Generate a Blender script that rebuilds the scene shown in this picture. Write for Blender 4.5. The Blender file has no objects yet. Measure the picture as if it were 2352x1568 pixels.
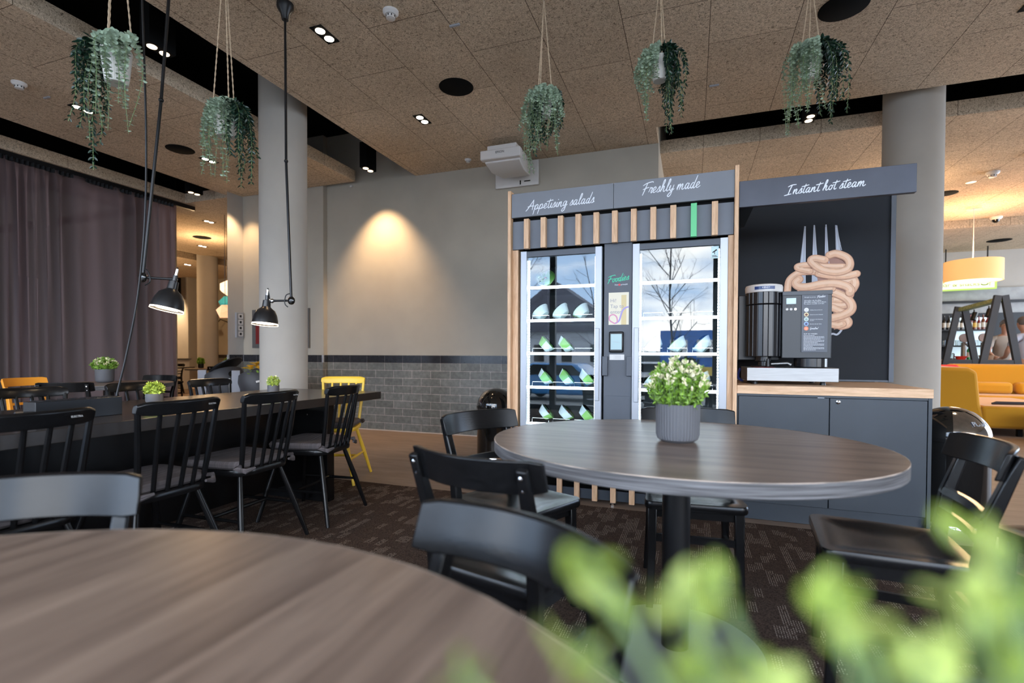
import bpy, bmesh, math, random
from mathutils import Vector, Matrix
PI=math.pi
S=bpy.context.scene
C=S.collection
random.seed(7)
# ---------------------------------------------------------------- camera
cam_d=bpy.data.cameras.new('camera'); cam=bpy.data.objects.new('camera',cam_d); C.objects.link(cam)
FPX=1148.0; YAW=.346404; PIT=-.017036; ROL=.003729; CAMZ=1.06
_cy,_sy,_cp,_sp,_cr,_sr=math.cos(YAW),math.sin(YAW),math.cos(PIT),math.sin(PIT),math.cos(ROL),math.sin(ROL)
_f=Vector((-_sy*_cp,_cy*_cp,_sp)); _r0=Vector((_cy,_sy,0)); _u0=_r0.cross(_f)
_R=_cr*_r0+_sr*_u0; _U=-_sr*_r0+_cr*_u0
cam.matrix_world=Matrix(((_R.x,_U.x,-_f.x,0),(_R.y,_U.y,-_f.y,0),(_R.z,_U.z,-_f.z,CAMZ),(0,0,0,1)))
cam_d.sensor_width=36; cam_d.lens=FPX*36/2352; cam_d.shift_y=50.4/2352
cam_d.clip_start=.01; cam_d.clip_end=200
cam_d.dof.use_dof=True; cam_d.dof.focus_distance=3.4; cam_d.dof.aperture_fstop=1.9
S.camera=cam
# ---------------------------------------------------------------- world / light / exposure
S.view_settings.view_transform='Standard'; S.view_settings.look='None'; S.view_settings.gamma=1
S.view_settings.exposure=1.15; S.view_settings.use_curve_mapping=False
SKY=5.8
W=bpy.data.worlds.new('overcast_sky'); S.world=W; W.use_nodes=True
nt=W.node_tree; nt.nodes.clear()
def wn(t): return nt.nodes.new(t)
tc=wn('ShaderNodeTexCoord'); mp=wn('ShaderNodeMapping'); mp.inputs['Scale'].default_value=(1.6,1.6,5)
no=wn('ShaderNodeTexNoise'); no.inputs['Scale'].default_value=2.2; no.inputs['Detail'].default_value=7
cr=wn('ShaderNodeValToRGB'); cr.color_ramp.elements[0].position=.44; cr.color_ramp.elements[0].color=(.33,.47,.68,1)
cr.color_ramp.elements[1].position=.62; cr.color_ramp.elements[1].color=(1,.985,.955,1)
bg=wn('ShaderNodeBackground'); bg.inputs['Strength'].default_value=SKY; wo=wn('ShaderNodeOutputWorld')
nt.links.new(tc.outputs['Generated'],mp.inputs[0]); nt.links.new(mp.outputs[0],no.inputs['Vector']); nt.links.new(no.outputs['Fac'],cr.inputs[0])
nt.links.new(cr.outputs[0],bg.inputs[0]); nt.links.new(bg.outputs[0],wo.inputs[0])
def portal(loc,rot,sx,sy):
    l=bpy.data.lights.new('window_daylight','AREA'); l.shape='RECTANGLE'; l.size=sx; l.size_y=sy
    l.cycles.is_portal=True; o=bpy.data.objects.new('window_daylight',l); C.objects.link(o); o.location=loc; o.rotation_euler=rot
portal((.8,-2.28,1.72),(PI/2,0,PI),17.0,3.3)
portal((-8.3,2.2,1.72),(PI/2,0,-PI/2),8.4,3.3)
portal((9.55,9.5,1.9),(PI/2,0,PI/2),7.6,3.0)
WARM=(1,.66,.36)
def spot(loc,power,target=None,angle=70,blend=.6,size=.03,col=WARM,name='downlight_beam'):
    l=bpy.data.lights.new(name,'SPOT'); l.energy=power; l.color=col; l.spot_size=math.radians(angle); l.spot_blend=blend; l.shadow_soft_size=size
    o=bpy.data.objects.new(name,l); C.objects.link(o); o.location=loc
    d=(Vector(target)-Vector(loc)) if target else Vector((0,0,-1))
    o.rotation_euler=d.to_track_quat('-Z','Y').to_euler(); return o
def bulb(loc,power,size=.05,col=WARM,name='warm_point_light'):
    l=bpy.data.lights.new(name,'POINT'); l.energy=power; l.color=col; l.shadow_soft_size=size
    o=bpy.data.objects.new(name,l); C.objects.link(o); o.location=loc; return o
# ---------------------------------------------------------------- mesh helpers
class MB:
    def __init__(s): s.v=[]; s.f=[]; s.M=None
    def add(s,vs,fs):
        n=len(s.v)
        for p in vs:
            p=Vector(p)
            if s.M is not None: p=s.M@p
            s.v.append(p)
        s.f+= [tuple(i+n for i in f) for f in fs]; return s
    def box(s,a,b):
        (x0,y0,z0),(x1,y1,z1)=a,b
        return s.add([(x0,y0,z0),(x1,y0,z0),(x1,y1,z0),(x0,y1,z0),(x0,y0,z1),(x1,y0,z1),(x1,y1,z1),(x0,y1,z1)],
            [(0,3,2,1),(4,5,6,7),(0,1,5,4),(1,2,6,5),(2,3,7,6),(3,0,4,7)])
    def cbox(s,c,d): return s.box([c[i]-d[i]/2 for i in range(3)],[c[i]+d[i]/2 for i in range(3)])
    def rings(s,rs,cap=True,closed=True):
        n=len(rs[0]); vs=[p for r in rs for p in r]; fs=[]
        for k in range(len(rs)-1):
            for i in range(n if closed else n-1):
                j=(i+1)%n; fs.append((k*n+i,k*n+j,(k+1)*n+j,(k+1)*n+i))
        if cap and closed:
            fs.append(tuple(range(n-1,-1,-1))); fs.append(tuple((len(rs)-1)*n+i for i in range(n)))
        return s.add(vs,fs)
    def lathe(s,prof,c=(0,0,0),n=24,cap=False,ax='Z'):
        rs=[]
        for r,z in prof:
            ring=[]
            for i in range(n):
                a=2*PI*i/n; p=(r*math.cos(a),r*math.sin(a),z)
                if ax=='X': p=(z,p[0],p[1])
                if ax=='Y': p=(p[0],-z if False else z,p[1]); 
                ring.append((p[0]+c[0],p[1]+c[1],p[2]+c[2]))
            rs.append(ring)
        return s.rings(rs,cap)
    def cyl(s,a,b,r0,r1=None,n=12):
        r1=r0 if r1 is None else r1; return s.tube([a,b],[r0,r1],n)
    def tube(s,path,r,n=8,cap=True):
        P=[Vector(p) for p in path]; rs=[]; m=len(P)
        R=r if isinstance(r,(list,tuple)) else [r]*m
        prev=None
        for k in range(m):
            t=(P[min(k+1,m-1)]-P[max(k-1,0)]); t=t.normalized() if t.length>1e-9 else Vector((0,0,1))
            if prev is None:
                u=t.orthogonal().normalized()
            else:
                u=prev-t*prev.dot(t); u=u.normalized() if u.length>1e-6 else t.orthogonal().normalized()
            prev=u; w=t.cross(u)
            rs.append([P[k]+(u*math.cos(2*PI*i/n)+w*math.sin(2*PI*i/n))*R[k] for i in range(n)])
        return s.rings(rs,cap)
    def sweep(s,path,dx,dy,X=(1,0,0)):
        """rectangular section: dx along X axis, dy across"""
        P=[Vector(p) for p in path]; m=len(P); rs=[]; X=Vector(X)
        DX=dx if isinstance(dx,(list,tuple)) else [dx]*m; DY=dy if isinstance(dy,(list,tuple)) else [dy]*m
        for k in range(m):
            t=(P[min(k+1,m-1)]-P[max(k-1,0)]).normalized(); x=(X-t*X.dot(t)).normalized(); y=t.cross(x)
            a,b=DX[k]/2,DY[k]/2
            rs.append([P[k]+x*p*a+y*q*b for p,q in((-1,-1),(1,-1),(1,1),(-1,1))])
        return s.rings(rs)
    def prism(s,poly,z0,z1,ax='Z'):
        def m(p,z):
            return (p[0],p[1],z) if ax=='Z' else ((p[0],z,p[1]) if ax=='Y' else (z,p[0],p[1]))
        return s.rings([[m(p,z0) for p in poly],[m(p,z1) for p in poly]])
    def ico(s,c,r,sc=(1,1,1),sub=2):
        bm=bmesh.new(); bmesh.ops.create_icosphere(bm,subdivisions=sub,radius=1)
        vs=[(v.co.x*r*sc[0]+c[0],v.co.y*r*sc[1]+c[1],v.co.z*r*sc[2]+c[2]) for v in bm.verts]; bm.verts.ensure_lookup_table()
        fs=[tuple(v.index for v in f.verts) for f in bm.faces]; bm.free(); return s.add(vs,fs)
    def mesh(s,name,mat,ang=38,smooth=True):
        me=bpy.data.meshes.new(name); me.from_pydata([tuple(v) for v in s.v],[],s.f); 
        bm=bmesh.new(); bm.from_mesh(me); bmesh.ops.recalc_face_normals(bm,faces=bm.faces)
        if smooth:
            th=math.radians(ang)
            for f in bm.faces: f.smooth=True
            for e in bm.edges:
                if len(e.link_faces)!=2 or e.calc_face_angle(0)>th: e.smooth=False
        bm.to_mesh(me); bm.free(); me.update()
        if mat: me.materials.append(mat)
        return me
def link(o,parent=None):
    C.objects.link(o)
    if parent is not None: o.parent=parent
    return o
def tag(o,label=None,cat=None,group=None,kind=None):
    if label: o['label']=label
    if cat: o['category']=cat
    if group: o['group']=group
    if kind: o['kind']=kind
    return o
def obj(name,mb,mat,parent=None,bevel=0,loc=None,rz=0,label=None,cat=None,group=None,kind=None,seg=2,smooth=True,rot=None,ang=38):
    o=bpy.data.objects.new(name,mb.mesh(name,mat,smooth=smooth,ang=ang)); link(o,parent)
    if loc: o.location=loc
    if rz: o.rotation_euler=(0,0,rz)
    if rot: o.rotation_euler=rot
    if bevel:
        m=o.modifiers.new('bevel','BEVEL'); m.width=bevel; m.segments=seg; m.limit_method='ANGLE'; m.angle_limit=math.radians(40)
    return tag(o,label,cat,group,kind)
def thing(name,label,cat,loc=(0,0,0),rz=0,group=None):
    o=bpy.data.objects.new(name,None); o.empty_display_size=.1; link(o); o.location=loc; o.rotation_euler=(0,0,rz); return tag(o,label,cat,group)
def dup(root,loc,rz,label,group=None):
    def cp(o,par):
        c=o.copy(); C.objects.link(c)
        if par is not None: c.parent=par
        for ch in list(o.children):
            cp(ch,c)
        return c
    kids=list(root.children); r=root.copy(); C.objects.link(r)
    for ch in kids: cp(ch,r)
    r.location=loc; r.rotation_euler=(0,0,rz); r['label']=label
    if group: r['group']=group
    return r
def text_mesh(body,size,mat,ext=0.0,align='CENTER',shear=0,name='lettering'):
    cu=bpy.data.curves.new(name,'FONT'); cu.body=body; cu.size=size; cu.extrude=ext; cu.align_x=align; cu.align_y='CENTER'; cu.shear=shear
    cu.resolution_u=3
    t=bpy.data.objects.new('tmp',cu); C.objects.link(t); bpy.context.view_layer.update()
    me=bpy.data.meshes.new_from_object(t); C.objects.unlink(t); bpy.data.objects.remove(t); me.name=name
    me.materials.clear(); me.materials.append(mat); return me
def letter(name,body,size,mat,parent,loc,rot=(PI/2,0,0),**k):
    o=bpy.data.objects.new(name,text_mesh(body,size,mat,**k)); link(o,parent); o.location=loc; o.rotation_euler=rot; return o
def catmull(P,n=6):
    out=[]; m=len(P)
    for i in range(m-1):
        p0=P[max(i-1,0)];p1=P[i];p2=P[i+1];p3=P[min(i+2,m-1)]
        for k in range(n):
            t=k/n; out.append(tuple(.5*((2*b)+(c-a)*t+(2*a-5*b+4*c-d)*t*t+(-a+3*b-3*c+d)*t**3) for a,b,c,d in zip(p0,p1,p2,p3)))
    out.append(tuple(P[-1])); return out
def ribbon(mb,P,w,y,n=6,taper=False,th=0):
    """flat stroke in the XZ plane at depth y"""
    Q=catmull(P,n) if len(P)>2 else P
    L=[];m=len(Q); vs=[]; fs=[]
    for i in range(m):
        a=Q[max(i-1,0)];b=Q[min(i+1,m-1)]; dx,dz=b[0]-a[0],b[1]-a[1]; l=math.hypot(dx,dz) or 1
        ww=w/2
        if taper: ww*=.62+.38*math.sin(PI*min(1,(i+.5)/m))
        yy=y-RB[0]*i
        vs+=[(Q[i][0]-dz/l*ww,yy,Q[i][1]+dx/l*ww),(Q[i][0]+dz/l*ww,yy,Q[i][1]-dx/l*ww)]
        if i: fs.append((2*i-2,2*i-1,2*i+1,2*i))
    mb.add(vs,fs)
    for q,(e,d) in enumerate(((Q[0],Q[1]),(Q[-1],Q[-2]))):
        if th: break
        k=8; ww=w/2*(.62 if taper else 1); an=math.atan2(e[1]-d[1],e[0]-d[0]); yy=y-RB[0]*(m-1)*q
        mb.add([(e[0]+ww*math.cos(an+PI*(j/k-.5)),yy,e[1]+ww*math.sin(an+PI*(j/k-.5))) for j in range(k+1)],[tuple(range(k+1))])
RB=[.000012]
GL={'A':(1.35,[[(-.15,-.15),(.25,.5),(.95,2.0)],[(.95,2.0),(.98,1.0),(1.0,0)],[(.05,.65),(.6,.8),(1.3,.75)]]),
'p':(.85,[[(0,.2),(.18,.95),(.05,0),(-.05,-.95)],[(.08,.4),(.35,.95),(.58,.85),(.55,.35),(.3,.02),(.12,.2)],[(.45,.1),(.85,.25)]]),
'e':(.68,[[(0,.2),(.42,.6),(.42,.95),(.2,.92),(.06,.4),(.25,0),(.68,.3)]]),
't':(.5,[[(.32,1.75),(.14,.4),(.25,0),(.5,.2)],[(-.25,1.3),(.2,1.38),(.8,1.55)]]),
'i':(.42,[[(0,.2),(.2,.95),(.12,.25),(.25,0),(.42,.2)],[(.28,1.4),(.32,1.48)]]),
's':(.6,[[(0,.2),(.38,1.05),(.42,.5),(.38,.1),(.05,.02)],[(.3,.03),(.6,.25)]]),
'n':(.85,[[(0,.2),(.14,.95),(.06,0)],[(.08,.2),(.36,.9),(.5,.85),(.45,.2),(.6,0),(.85,.25)]]),
'g':(.8,[[(.55,.85),(.3,.98),(.05,.5),(.22,.05),(.45,.4),(.6,.95),(.45,-.6),(.15,-1.0),(-.02,-.75),(.35,-.2),(.8,.3)]]),
'a':(.85,[[(.55,.85),(.3,.98),(.05,.45),(.22,0),(.45,.4),(.6,.95)],[(.6,.95),(.5,.25),(.62,0),(.85,.25)]]),
'l':(.5,[[(0,.2),(.4,1.4),(.45,2.0),(.28,1.9),(.12,.4),(.25,0),(.5,.25)]]),
'd':(.85,[[(.5,.85),(.28,.95),(.04,.4),(.22,0),(.45,.4),(.65,1.2),(.8,2.1)],[(.8,2.1),(.5,.35),(.6,0),(.85,.25)]]),
'F':(1.05,[[(.55,1.75),(.3,.6),(.1,-.25)],[(-.1,1.45),(.45,1.8),(1.3,2.0),(1.45,1.85)],[(.0,.75),(.5,.95),(.95,1.05)]]),
'r':(.6,[[(0,.2),(.18,1.0),(.25,.85),(.5,.88),(.38,.3),(.42,0),(.6,.2)]]),
'h':(.85,[[(0,.2),(.4,1.5),(.42,2.05),(.25,1.8),(.06,0)],[(.08,.2),(.36,.9),(.5,.85),(.45,.2),(.6,0),(.85,.25)]]),
'y':(.8,[[(0,.5),(.15,.95),(.1,.3),(.28,.02),(.5,.4)],[(.65,.95),(.45,-.6),(.15,-1.0),(-.02,-.75),(.35,-.2),(.8,.3)]]),
'm':(1.2,[[(0,.2),(.14,.95),(.06,0)],[(.08,.2),(.32,.9),(.45,.85),(.4,0)],[(.42,.2),(.68,.9),(.82,.85),(.78,.2),(.92,0),(1.2,.25)]]),
'I':(.95,[[(.55,1.9),(.35,1.0),(.2,-.05)],[(-.05,1.6),(.5,1.9),(1.15,1.95)],[(-.35,-.15),(.2,0),(.7,.1)]]),
'o':(.7,[[(.3,.95),(.05,.55),(.15,.05),(.42,.15),(.5,.65),(.3,.95)],[(.3,.95),(.45,.8),(.7,.95)]]),
'c':(.65,[[(.5,.85),(.3,.98),(.05,.5),(.22,0),(.65,.3)]]),
'G':(1.2,[[(1.0,1.7),(.7,1.95),(.15,1.1),(.2,.1),(.7,.2),(.95,.8),(.6,.8)],[(.95,.8),(.85,-.6),(.3,-.8)]]),
'z':(.7,[[(0,.8),(.45,.9),(.05,.05),(.7,.2)]]),
'!':(.4,[[(.4,2.0),(.15,.6)],[(.05,.05),(.08,.1)]]),'ß':(.8,[[(0,-.5),(.3,1.7),(.6,1.7),(.4,1.0),(.6,.4),(.3,.05)]]),
' ':(.45,[])}
def script(name,s,x0,x1,z,h,w,y,mat,parent,slant=.22,rise=0.0):
    """handwritten line: x0..x1 wide, h = x-height, baseline z"""
    tot=sum(GL[c][0] for c in s); k=(x1-x0)/tot; mb=MB(); x=0
    for c in s:
        ad,st=GL[c]
        for P in st:
            Q=[(x0+(x+px)*k+pz*h*slant, z+pz*h+(x*k)*rise) for px,pz in P]
            ribbon(mb,Q,w,y,5,True)
        x+=ad
    return obj(name,mb,mat,parent,smooth=False)
# ---------------------------------------------------------------- materials
def mat(name,col=(.5,.5,.5),rough=.5,metal=0,spec=.5,emit=None,es=0,noise=0,nscale=20,bump=0,bscale=60,coat=0,trans=0,stretch=None,bdist=.002,sheen=0):
    m=bpy.data.materials.new(name); m.use_nodes=True; t=m.node_tree; b=t.nodes['Principled BSDF']
    b.inputs['Base Color'].default_value=(*col,1); b.inputs['Roughness'].default_value=rough; b.inputs['Metallic'].default_value=metal
    b.inputs['Specular IOR Level'].default_value=spec; b.inputs['Coat Weight'].default_value=coat; b.inputs['Transmission Weight'].default_value=trans
    if sheen: b.inputs['Sheen Weight'].default_value=sheen
    if emit: b.inputs['Emission Color'].default_value=(*emit,1); b.inputs['Emission Strength'].default_value=es
    L=t.links.new
    if noise or bump or stretch:
        tc=t.nodes.new('ShaderNodeTexCoord'); mp=t.nodes.new('ShaderNodeMapping'); L(tc.outputs['Object'],mp.inputs[0])
        mp.inputs['Scale'].default_value=stretch or (1,1,1)
    if noise:
        n=t.nodes.new('ShaderNodeTexNoise'); n.inputs['Scale'].default_value=nscale; n.inputs['Detail'].default_value=5; L(mp.outputs[0],n.inputs['Vector'])
        r=t.nodes.new('ShaderNodeValToRGB'); r.color_ramp.elements[0].position=.3; r.color_ramp.elements[1].position=.7
        r.color_ramp.elements[0].color=(*[c*(1-noise) for c in col],1); r.color_ramp.elements[1].color=(*[min(1,c*(1+noise)) for c in col],1)
        L(n.outputs['Fac'],r.inputs[0]); L(r.outputs[0],b.inputs['Base Color'])
    if bump:
        n2=t.nodes.new('ShaderNodeTexNoise'); n2.inputs['Scale'].default_value=bscale; n2.inputs['Detail'].default_value=4; L(mp.outputs[0],n2.inputs['Vector'])
        bp=t.nodes.new('ShaderNodeBump'); bp.inputs['Strength'].default_value=bump; bp.inputs['Distance'].default_value=bdist; L(n2.outputs['Fac'],bp.inputs['Height']); L(bp.outputs[0],b.inputs['Normal'])
    return m
def nodes(m): return m.node_tree.nodes,m.node_tree.links.new,m.node_tree.nodes['Principled BSDF']
def mathn(N,L,op,a,b=None,c=None):
    n=N.new('ShaderNodeMath'); n.operation=op
    for i,x in enumerate((a,b,c)):
        if x is None: continue
        if isinstance(x,(int,float)): n.inputs[i].default_value=x
        else: L(x,n.inputs[i])
    return n.outputs[0]
# wood-wool acoustic ceiling with board joints
def ceiling_mat():
    m=mat('wood_wool_board',(.3,.22,.16),.95,spec=.1); N,L,b=nodes(m)
    tc=N.new('ShaderNodeTexCoord'); P=tc.outputs['Object']
    sep=N.new('ShaderNodeSeparateXYZ'); L(P,sep.inputs[0])
    n=N.new('ShaderNodeTexNoise'); n.inputs['Scale'].default_value=55; n.inputs['Detail'].default_value=6; n.inputs['Roughness'].default_value=.75; n.inputs['Distortion'].default_value=1.6; L(P,n.inputs['Vector'])
    r=N.new('ShaderNodeValToRGB'); e=r.color_ramp.elements; e[0].position=.36; e[0].color=(.16,.12,.088,1); e[1].position=.5; e[1].color=(.66,.53,.385,1)
    x=e.new(.66); x.color=(.86,.73,.56,1); L(n.outputs['Fac'],r.inputs[0])
    n2=N.new('ShaderNodeTexNoise'); n2.inputs['Scale'].default_value=1.3; n2.inputs['Detail'].default_value=4; L(P,n2.inputs['Vector'])
    mx=N.new('ShaderNodeMixRGB'); mx.blend_type='MULTIPLY'; mx.inputs[0].default_value=.5; L(r.outputs[0],mx.inputs[1])
    r2=N.new('ShaderNodeValToRGB'); r2.color_ramp.elements[0].position=.3; r2.color_ramp.elements[0].color=(.75,.72,.7,1); r2.color_ramp.elements[1].position=.7; r2.color_ramp.elements[1].color=(1.15,1.12,1.1,1); L(n2.outputs['Fac'],r2.inputs[0]); L(r2.outputs[0],mx.inputs[2])
    # joints: rows .595 along X, boards 1.19 along Y, staggered
    cb=N.new('ShaderNodeCombineXYZ'); L(mathn(N,L,'ADD',sep.outputs[1],20-.28),cb.inputs[0]); L(mathn(N,L,'ADD',sep.outputs[0],1.72+.595*60),cb.inputs[1])
    br=N.new('ShaderNodeTexBrick'); br.inputs['Scale'].default_value=1; br.inputs['Brick Width'].default_value=1.04; br.inputs['Row Height'].default_value=.5955
    br.inputs['Mortar Size'].default_value=.0022; br.inputs['Mortar Smooth'].default_value=.1; br.offset=.5; br.inputs['Color1'].default_value=(1,1,1,1); br.inputs['Color2'].default_value=(.9,.9,.9,1); br.inputs['Mortar'].default_value=(.12,.1,.09,1)
    L(cb.outputs[0],br.inputs['Vector'])
    m2=N.new('ShaderNodeMixRGB'); m2.blend_type='MULTIPLY'; m2.inputs[0].default_value=1; L(mx.outputs[0],m2.inputs[1]); L(br.outputs['Color'],m2.inputs[2]); L(m2.outputs[0],b.inputs['Base Color'])
    bp=N.new('ShaderNodeBump'); bp.inputs['Strength'].default_value=.8; bp.inputs['Distance'].default_value=.004; L(n.outputs['Fac'],bp.inputs['Height']); L(bp.outputs[0],b.inputs['Normal'])
    return m
def plaster(col):
    m=mat('painted_plaster',col,.85,spec=.25,noise=.04,nscale=3,bump=.25,bscale=160,bdist=.001); return m
def tile_mat(name,c1,c2,grout,w,h,z0,off=.5,rough=.45):
    m=mat(name,c1,rough); N,L,b=nodes(m); tc=N.new('ShaderNodeTexCoord'); sep=N.new('ShaderNodeSeparateXYZ'); L(tc.outputs['Object'],sep.inputs[0])
    cb=N.new('ShaderNodeCombineXYZ'); L(mathn(N,L,'ADD',mathn(N,L,'ADD',sep.outputs[0],sep.outputs[1]),50),cb.inputs[0]); L(mathn(N,L,'ADD',sep.outputs[2],-z0+h*20),cb.inputs[1])
    br=N.new('ShaderNodeTexBrick'); br.inputs['Scale'].default_value=1; br.inputs['Brick Width'].default_value=w; br.inputs['Row Height'].default_value=h; br.offset=off
    br.inputs['Mortar Size'].default_value=.0028; br.inputs['Mortar Smooth'].default_value=.2; br.inputs['Color1'].default_value=(*c1,1); br.inputs['Color2'].default_value=(*c2,1); br.inputs['Mortar'].default_value=(*grout,1); L(cb.outputs[0],br.inputs['Vector'])
    n=N.new('ShaderNodeTexNoise'); n.inputs['Scale'].default_value=25; n.inputs['Detail'].default_value=6; L(tc.outputs['Object'],n.inputs['Vector'])
    r=N.new('ShaderNodeValToRGB'); r.color_ramp.elements[0].color=(.75,.75,.75,1); r.color_ramp.elements[1].color=(1.2,1.2,1.2,1); r.color_ramp.elements[0].position=.3; r.color_ramp.elements[1].position=.7; L(n.outputs['Fac'],r.inputs[0])
    mx=N.new('ShaderNodeMixRGB'); mx.blend_type='MULTIPLY'; mx.inputs[0].default_value=1; L(br.outputs['Color'],mx.inputs[1]); L(r.outputs[0],mx.inputs[2]); L(mx.outputs[0],b.inputs['Base Color'])
    bp=N.new('ShaderNodeBump'); bp.inputs['Strength'].default_value=.5; bp.inputs['Distance'].default_value=.003; bp.invert=True; L(br.outputs['Fac'],bp.inputs['Height']); L(bp.outputs[0],b.inputs['Normal'])
    return m
def wood(name,dark,light,axis='Y',scale=6,rough=.45,stretch=14,contrast=(.3,.7),spec=.5,bump=.1,coat=0,object_space=True):
    m=mat(name,light,rough,spec=spec,coat=coat); N,L,b=nodes(m); tc=N.new('ShaderNodeTexCoord'); mp=N.new('ShaderNodeMapping'); L(tc.outputs['Object'],mp.inputs[0])
    mp.inputs['Scale'].default_value={'X':(1,stretch,stretch),'Y':(stretch,1,stretch),'Z':(stretch,stretch,1)}[axis]
    n=N.new('ShaderNodeTexNoise'); n.inputs['Scale'].default_value=scale; n.inputs['Detail'].default_value=8; n.inputs['Roughness'].default_value=.65; n.inputs['Distortion'].default_value=.3; L(mp.outputs[0],n.inputs['Vector'])
    r=N.new('ShaderNodeValToRGB'); r.color_ramp.elements[0].position=contrast[0]; r.color_ramp.elements[0].color=(*dark,1); r.color_ramp.elements[1].position=contrast[1]; r.color_ramp.elements[1].color=(*light,1)
    L(n.outputs['Fac'],r.inputs[0]); L(r.outputs[0],b.inputs['Base Color'])
    if bump:
        bp=N.new('ShaderNodeBump'); bp.inputs['Strength'].default_value=bump; bp.inputs['Distance'].default_value=.001; L(n.outputs['Fac'],bp.inputs['Height']); L(bp.outputs[0],b.inputs['Normal'])
    return m
def carpet_mat():
    m=mat('woven_carpet',(.03,.022,.018),1,spec=.05); N,L,b=nodes(m); tc=N.new('ShaderNodeTexCoord'); P=tc.outputs['Object']; sep=N.new('ShaderNodeSeparateXYZ'); L(P,sep.inputs[0])
    x,y=sep.outputs[0],sep.outputs[1]
    n=N.new('ShaderNodeTexNoise'); n.inputs['Scale'].default_value=160; n.inputs['Detail'].default_value=4; n.inputs['Roughness'].default_value=.8; L(P,n.inputs['Vector'])
    r=N.new('ShaderNodeValToRGB'); r.color_ramp.elements[0].position=.35; r.color_ramp.elements[0].color=(.013,.010,.009,1); r.color_ramp.elements[1].position=.65; r.color_ramp.elements[1].color=(.115,.078,.06,1); L(n.outputs['Fac'],r.inputs[0])
    # stitched dashes in blocks
    col=mathn(N,L,'FLOOR',mathn(N,L,'MULTIPLY',x,26.0)); wn_=N.new('ShaderNodeTexWhiteNoise'); wn_.noise_dimensions='1D'; L(col,wn_.inputs['W'])
    yy=mathn(N,L,'ADD',y,mathn(N,L,'MULTIPLY',wn_.outputs[0],.7)); row=mathn(N,L,'FLOOR',mathn(N,L,'MULTIPLY',yy,11.0))
    cb=N.new('ShaderNodeCombineXYZ'); L(col,cb.inputs[0]); L(row,cb.inputs[1]); w2=N.new('ShaderNodeTexWhiteNoise'); w2.noise_dimensions='2D'; L(cb.outputs[0],w2.inputs['Vector'])
    blk=mathn(N,L,'GREATER_THAN',w2.outputs[0],.70)
    l1=mathn(N,L,'GREATER_THAN',mathn(N,L,'SINE',mathn(N,L,'MULTIPLY',x,2*PI*104)),.55)
    l2=mathn(N,L,'GREATER_THAN',mathn(N,L,'SINE',mathn(N,L,'ADD',mathn(N,L,'MULTIPLY',y,2*PI*75),mathn(N,L,'MULTIPLY',col,2.1))),-.35)
    k=mathn(N,L,'MULTIPLY',mathn(N,L,'MULTIPLY',blk,l1),l2)
    n3=N.new('ShaderNodeTexNoise'); n3.inputs['Scale'].default_value=90; L(P,n3.inputs['Vector']); k=mathn(N,L,'MULTIPLY',k,mathn(N,L,'GREATER_THAN',n3.outputs['Fac'],.42))
    mx=N.new('ShaderNodeMixRGB'); L(k,mx.inputs[0]); L(r.outputs[0],mx.inputs[1]); mx.inputs[2].default_value=(.40,.33,.28,1); L(mx.outputs[0],b.inputs['Base Color'])
    bp=N.new('ShaderNodeBump'); bp.inputs['Strength'].default_value=.6; bp.inputs['Distance'].default_value=.003; L(n.outputs['Fac'],bp.inputs['Height']); L(bp.outputs[0],b.inputs['Normal'])
    return m
def cloth_mat(name,col,tr=.35):
    m=bpy.data.materials.new(name); m.use_nodes=True; t=m.node_tree; t.nodes.clear(); N=t.nodes; L=t.links.new
    o=N.new('ShaderNodeOutputMaterial'); d=N.new('ShaderNodeBsdfDiffuse'); d.inputs[0].default_value=(*col,1); x=N.new('ShaderNodeBsdfTranslucent'); x.inputs[0].default_value=(col[0]*1.5,col[1]*1.25,col[2]*1.15,1)
    mx=N.new('ShaderNodeMixShader'); mx.inputs[0].default_value=tr; L(d.outputs[0],mx.inputs[1]); L(x.outputs[0],mx.inputs[2])
    tp=N.new('ShaderNodeBsdfTransparent'); m2=N.new('ShaderNodeMixShader'); m2.inputs[0].default_value=.03; L(mx.outputs[0],m2.inputs[1]); L(tp.outputs[0],m2.inputs[2]); L(m2.outputs[0],o.inputs[0]); return m
def glass_mat(name,refl=.16,tint=(.85,.9,.92)):
    m=bpy.data.materials.new(name); m.use_nodes=True; t=m.node_tree; t.nodes.clear(); N=t.nodes; L=t.links.new
    o=N.new('ShaderNodeOutputMaterial'); tp=N.new('ShaderNodeBsdfTransparent'); tp.inputs[0].default_value=(*tint,1); g=N.new('ShaderNodeBsdfGlossy'); g.inputs['Roughness'].default_value=0.0
    lw=N.new('ShaderNodeFresnel'); lw.inputs[0].default_value=1.45; a=mathn(N,L,'ADD',lw.outputs[0],refl)
    mx=N.new('ShaderNodeMixShader'); L(a,mx.inputs[0]); L(tp.outputs[0],mx.inputs[1]); L(g.outputs[0],mx.inputs[2]); L(mx.outputs[0],o.inputs[0]); return m
M={}
M['ceil']=ceiling_mat(); M['void']=mat('black_void_paint',(.004,.004,.004),.9,spec=.1)
M['wall']=plaster((.40,.365,.305)); M['wall2']=plaster((.42,.40,.37)); M['column']=plaster((.38,.35,.31)); M['cream']=plaster((.75,.62,.42))
M['tile']=tile_mat('grey_wall_tile',(.155,.155,.14),(.115,.115,.10),(.40,.34,.31),.29,.1045,.945)
M['band']=tile_mat('black_wall_tile',(.012,.012,.014),(.022,.022,.026),(.10,.09,.09),.29,.2,.93,off=0,rough=.25)
M['steel']=mat('brushed_steel',(.30,.30,.30),.45,1,noise=.08,nscale=8,stretch=(1,1,14)); M['chrome']=mat('polished_chrome',(.8,.8,.82),.06,1)
M['floor']=wood('stained_floor',(.17,.12,.09),(.29,.21,.16),'X',2.2,.5,5,(.3,.72),bump=.15)
M['carpet']=carpet_mat()
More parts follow.
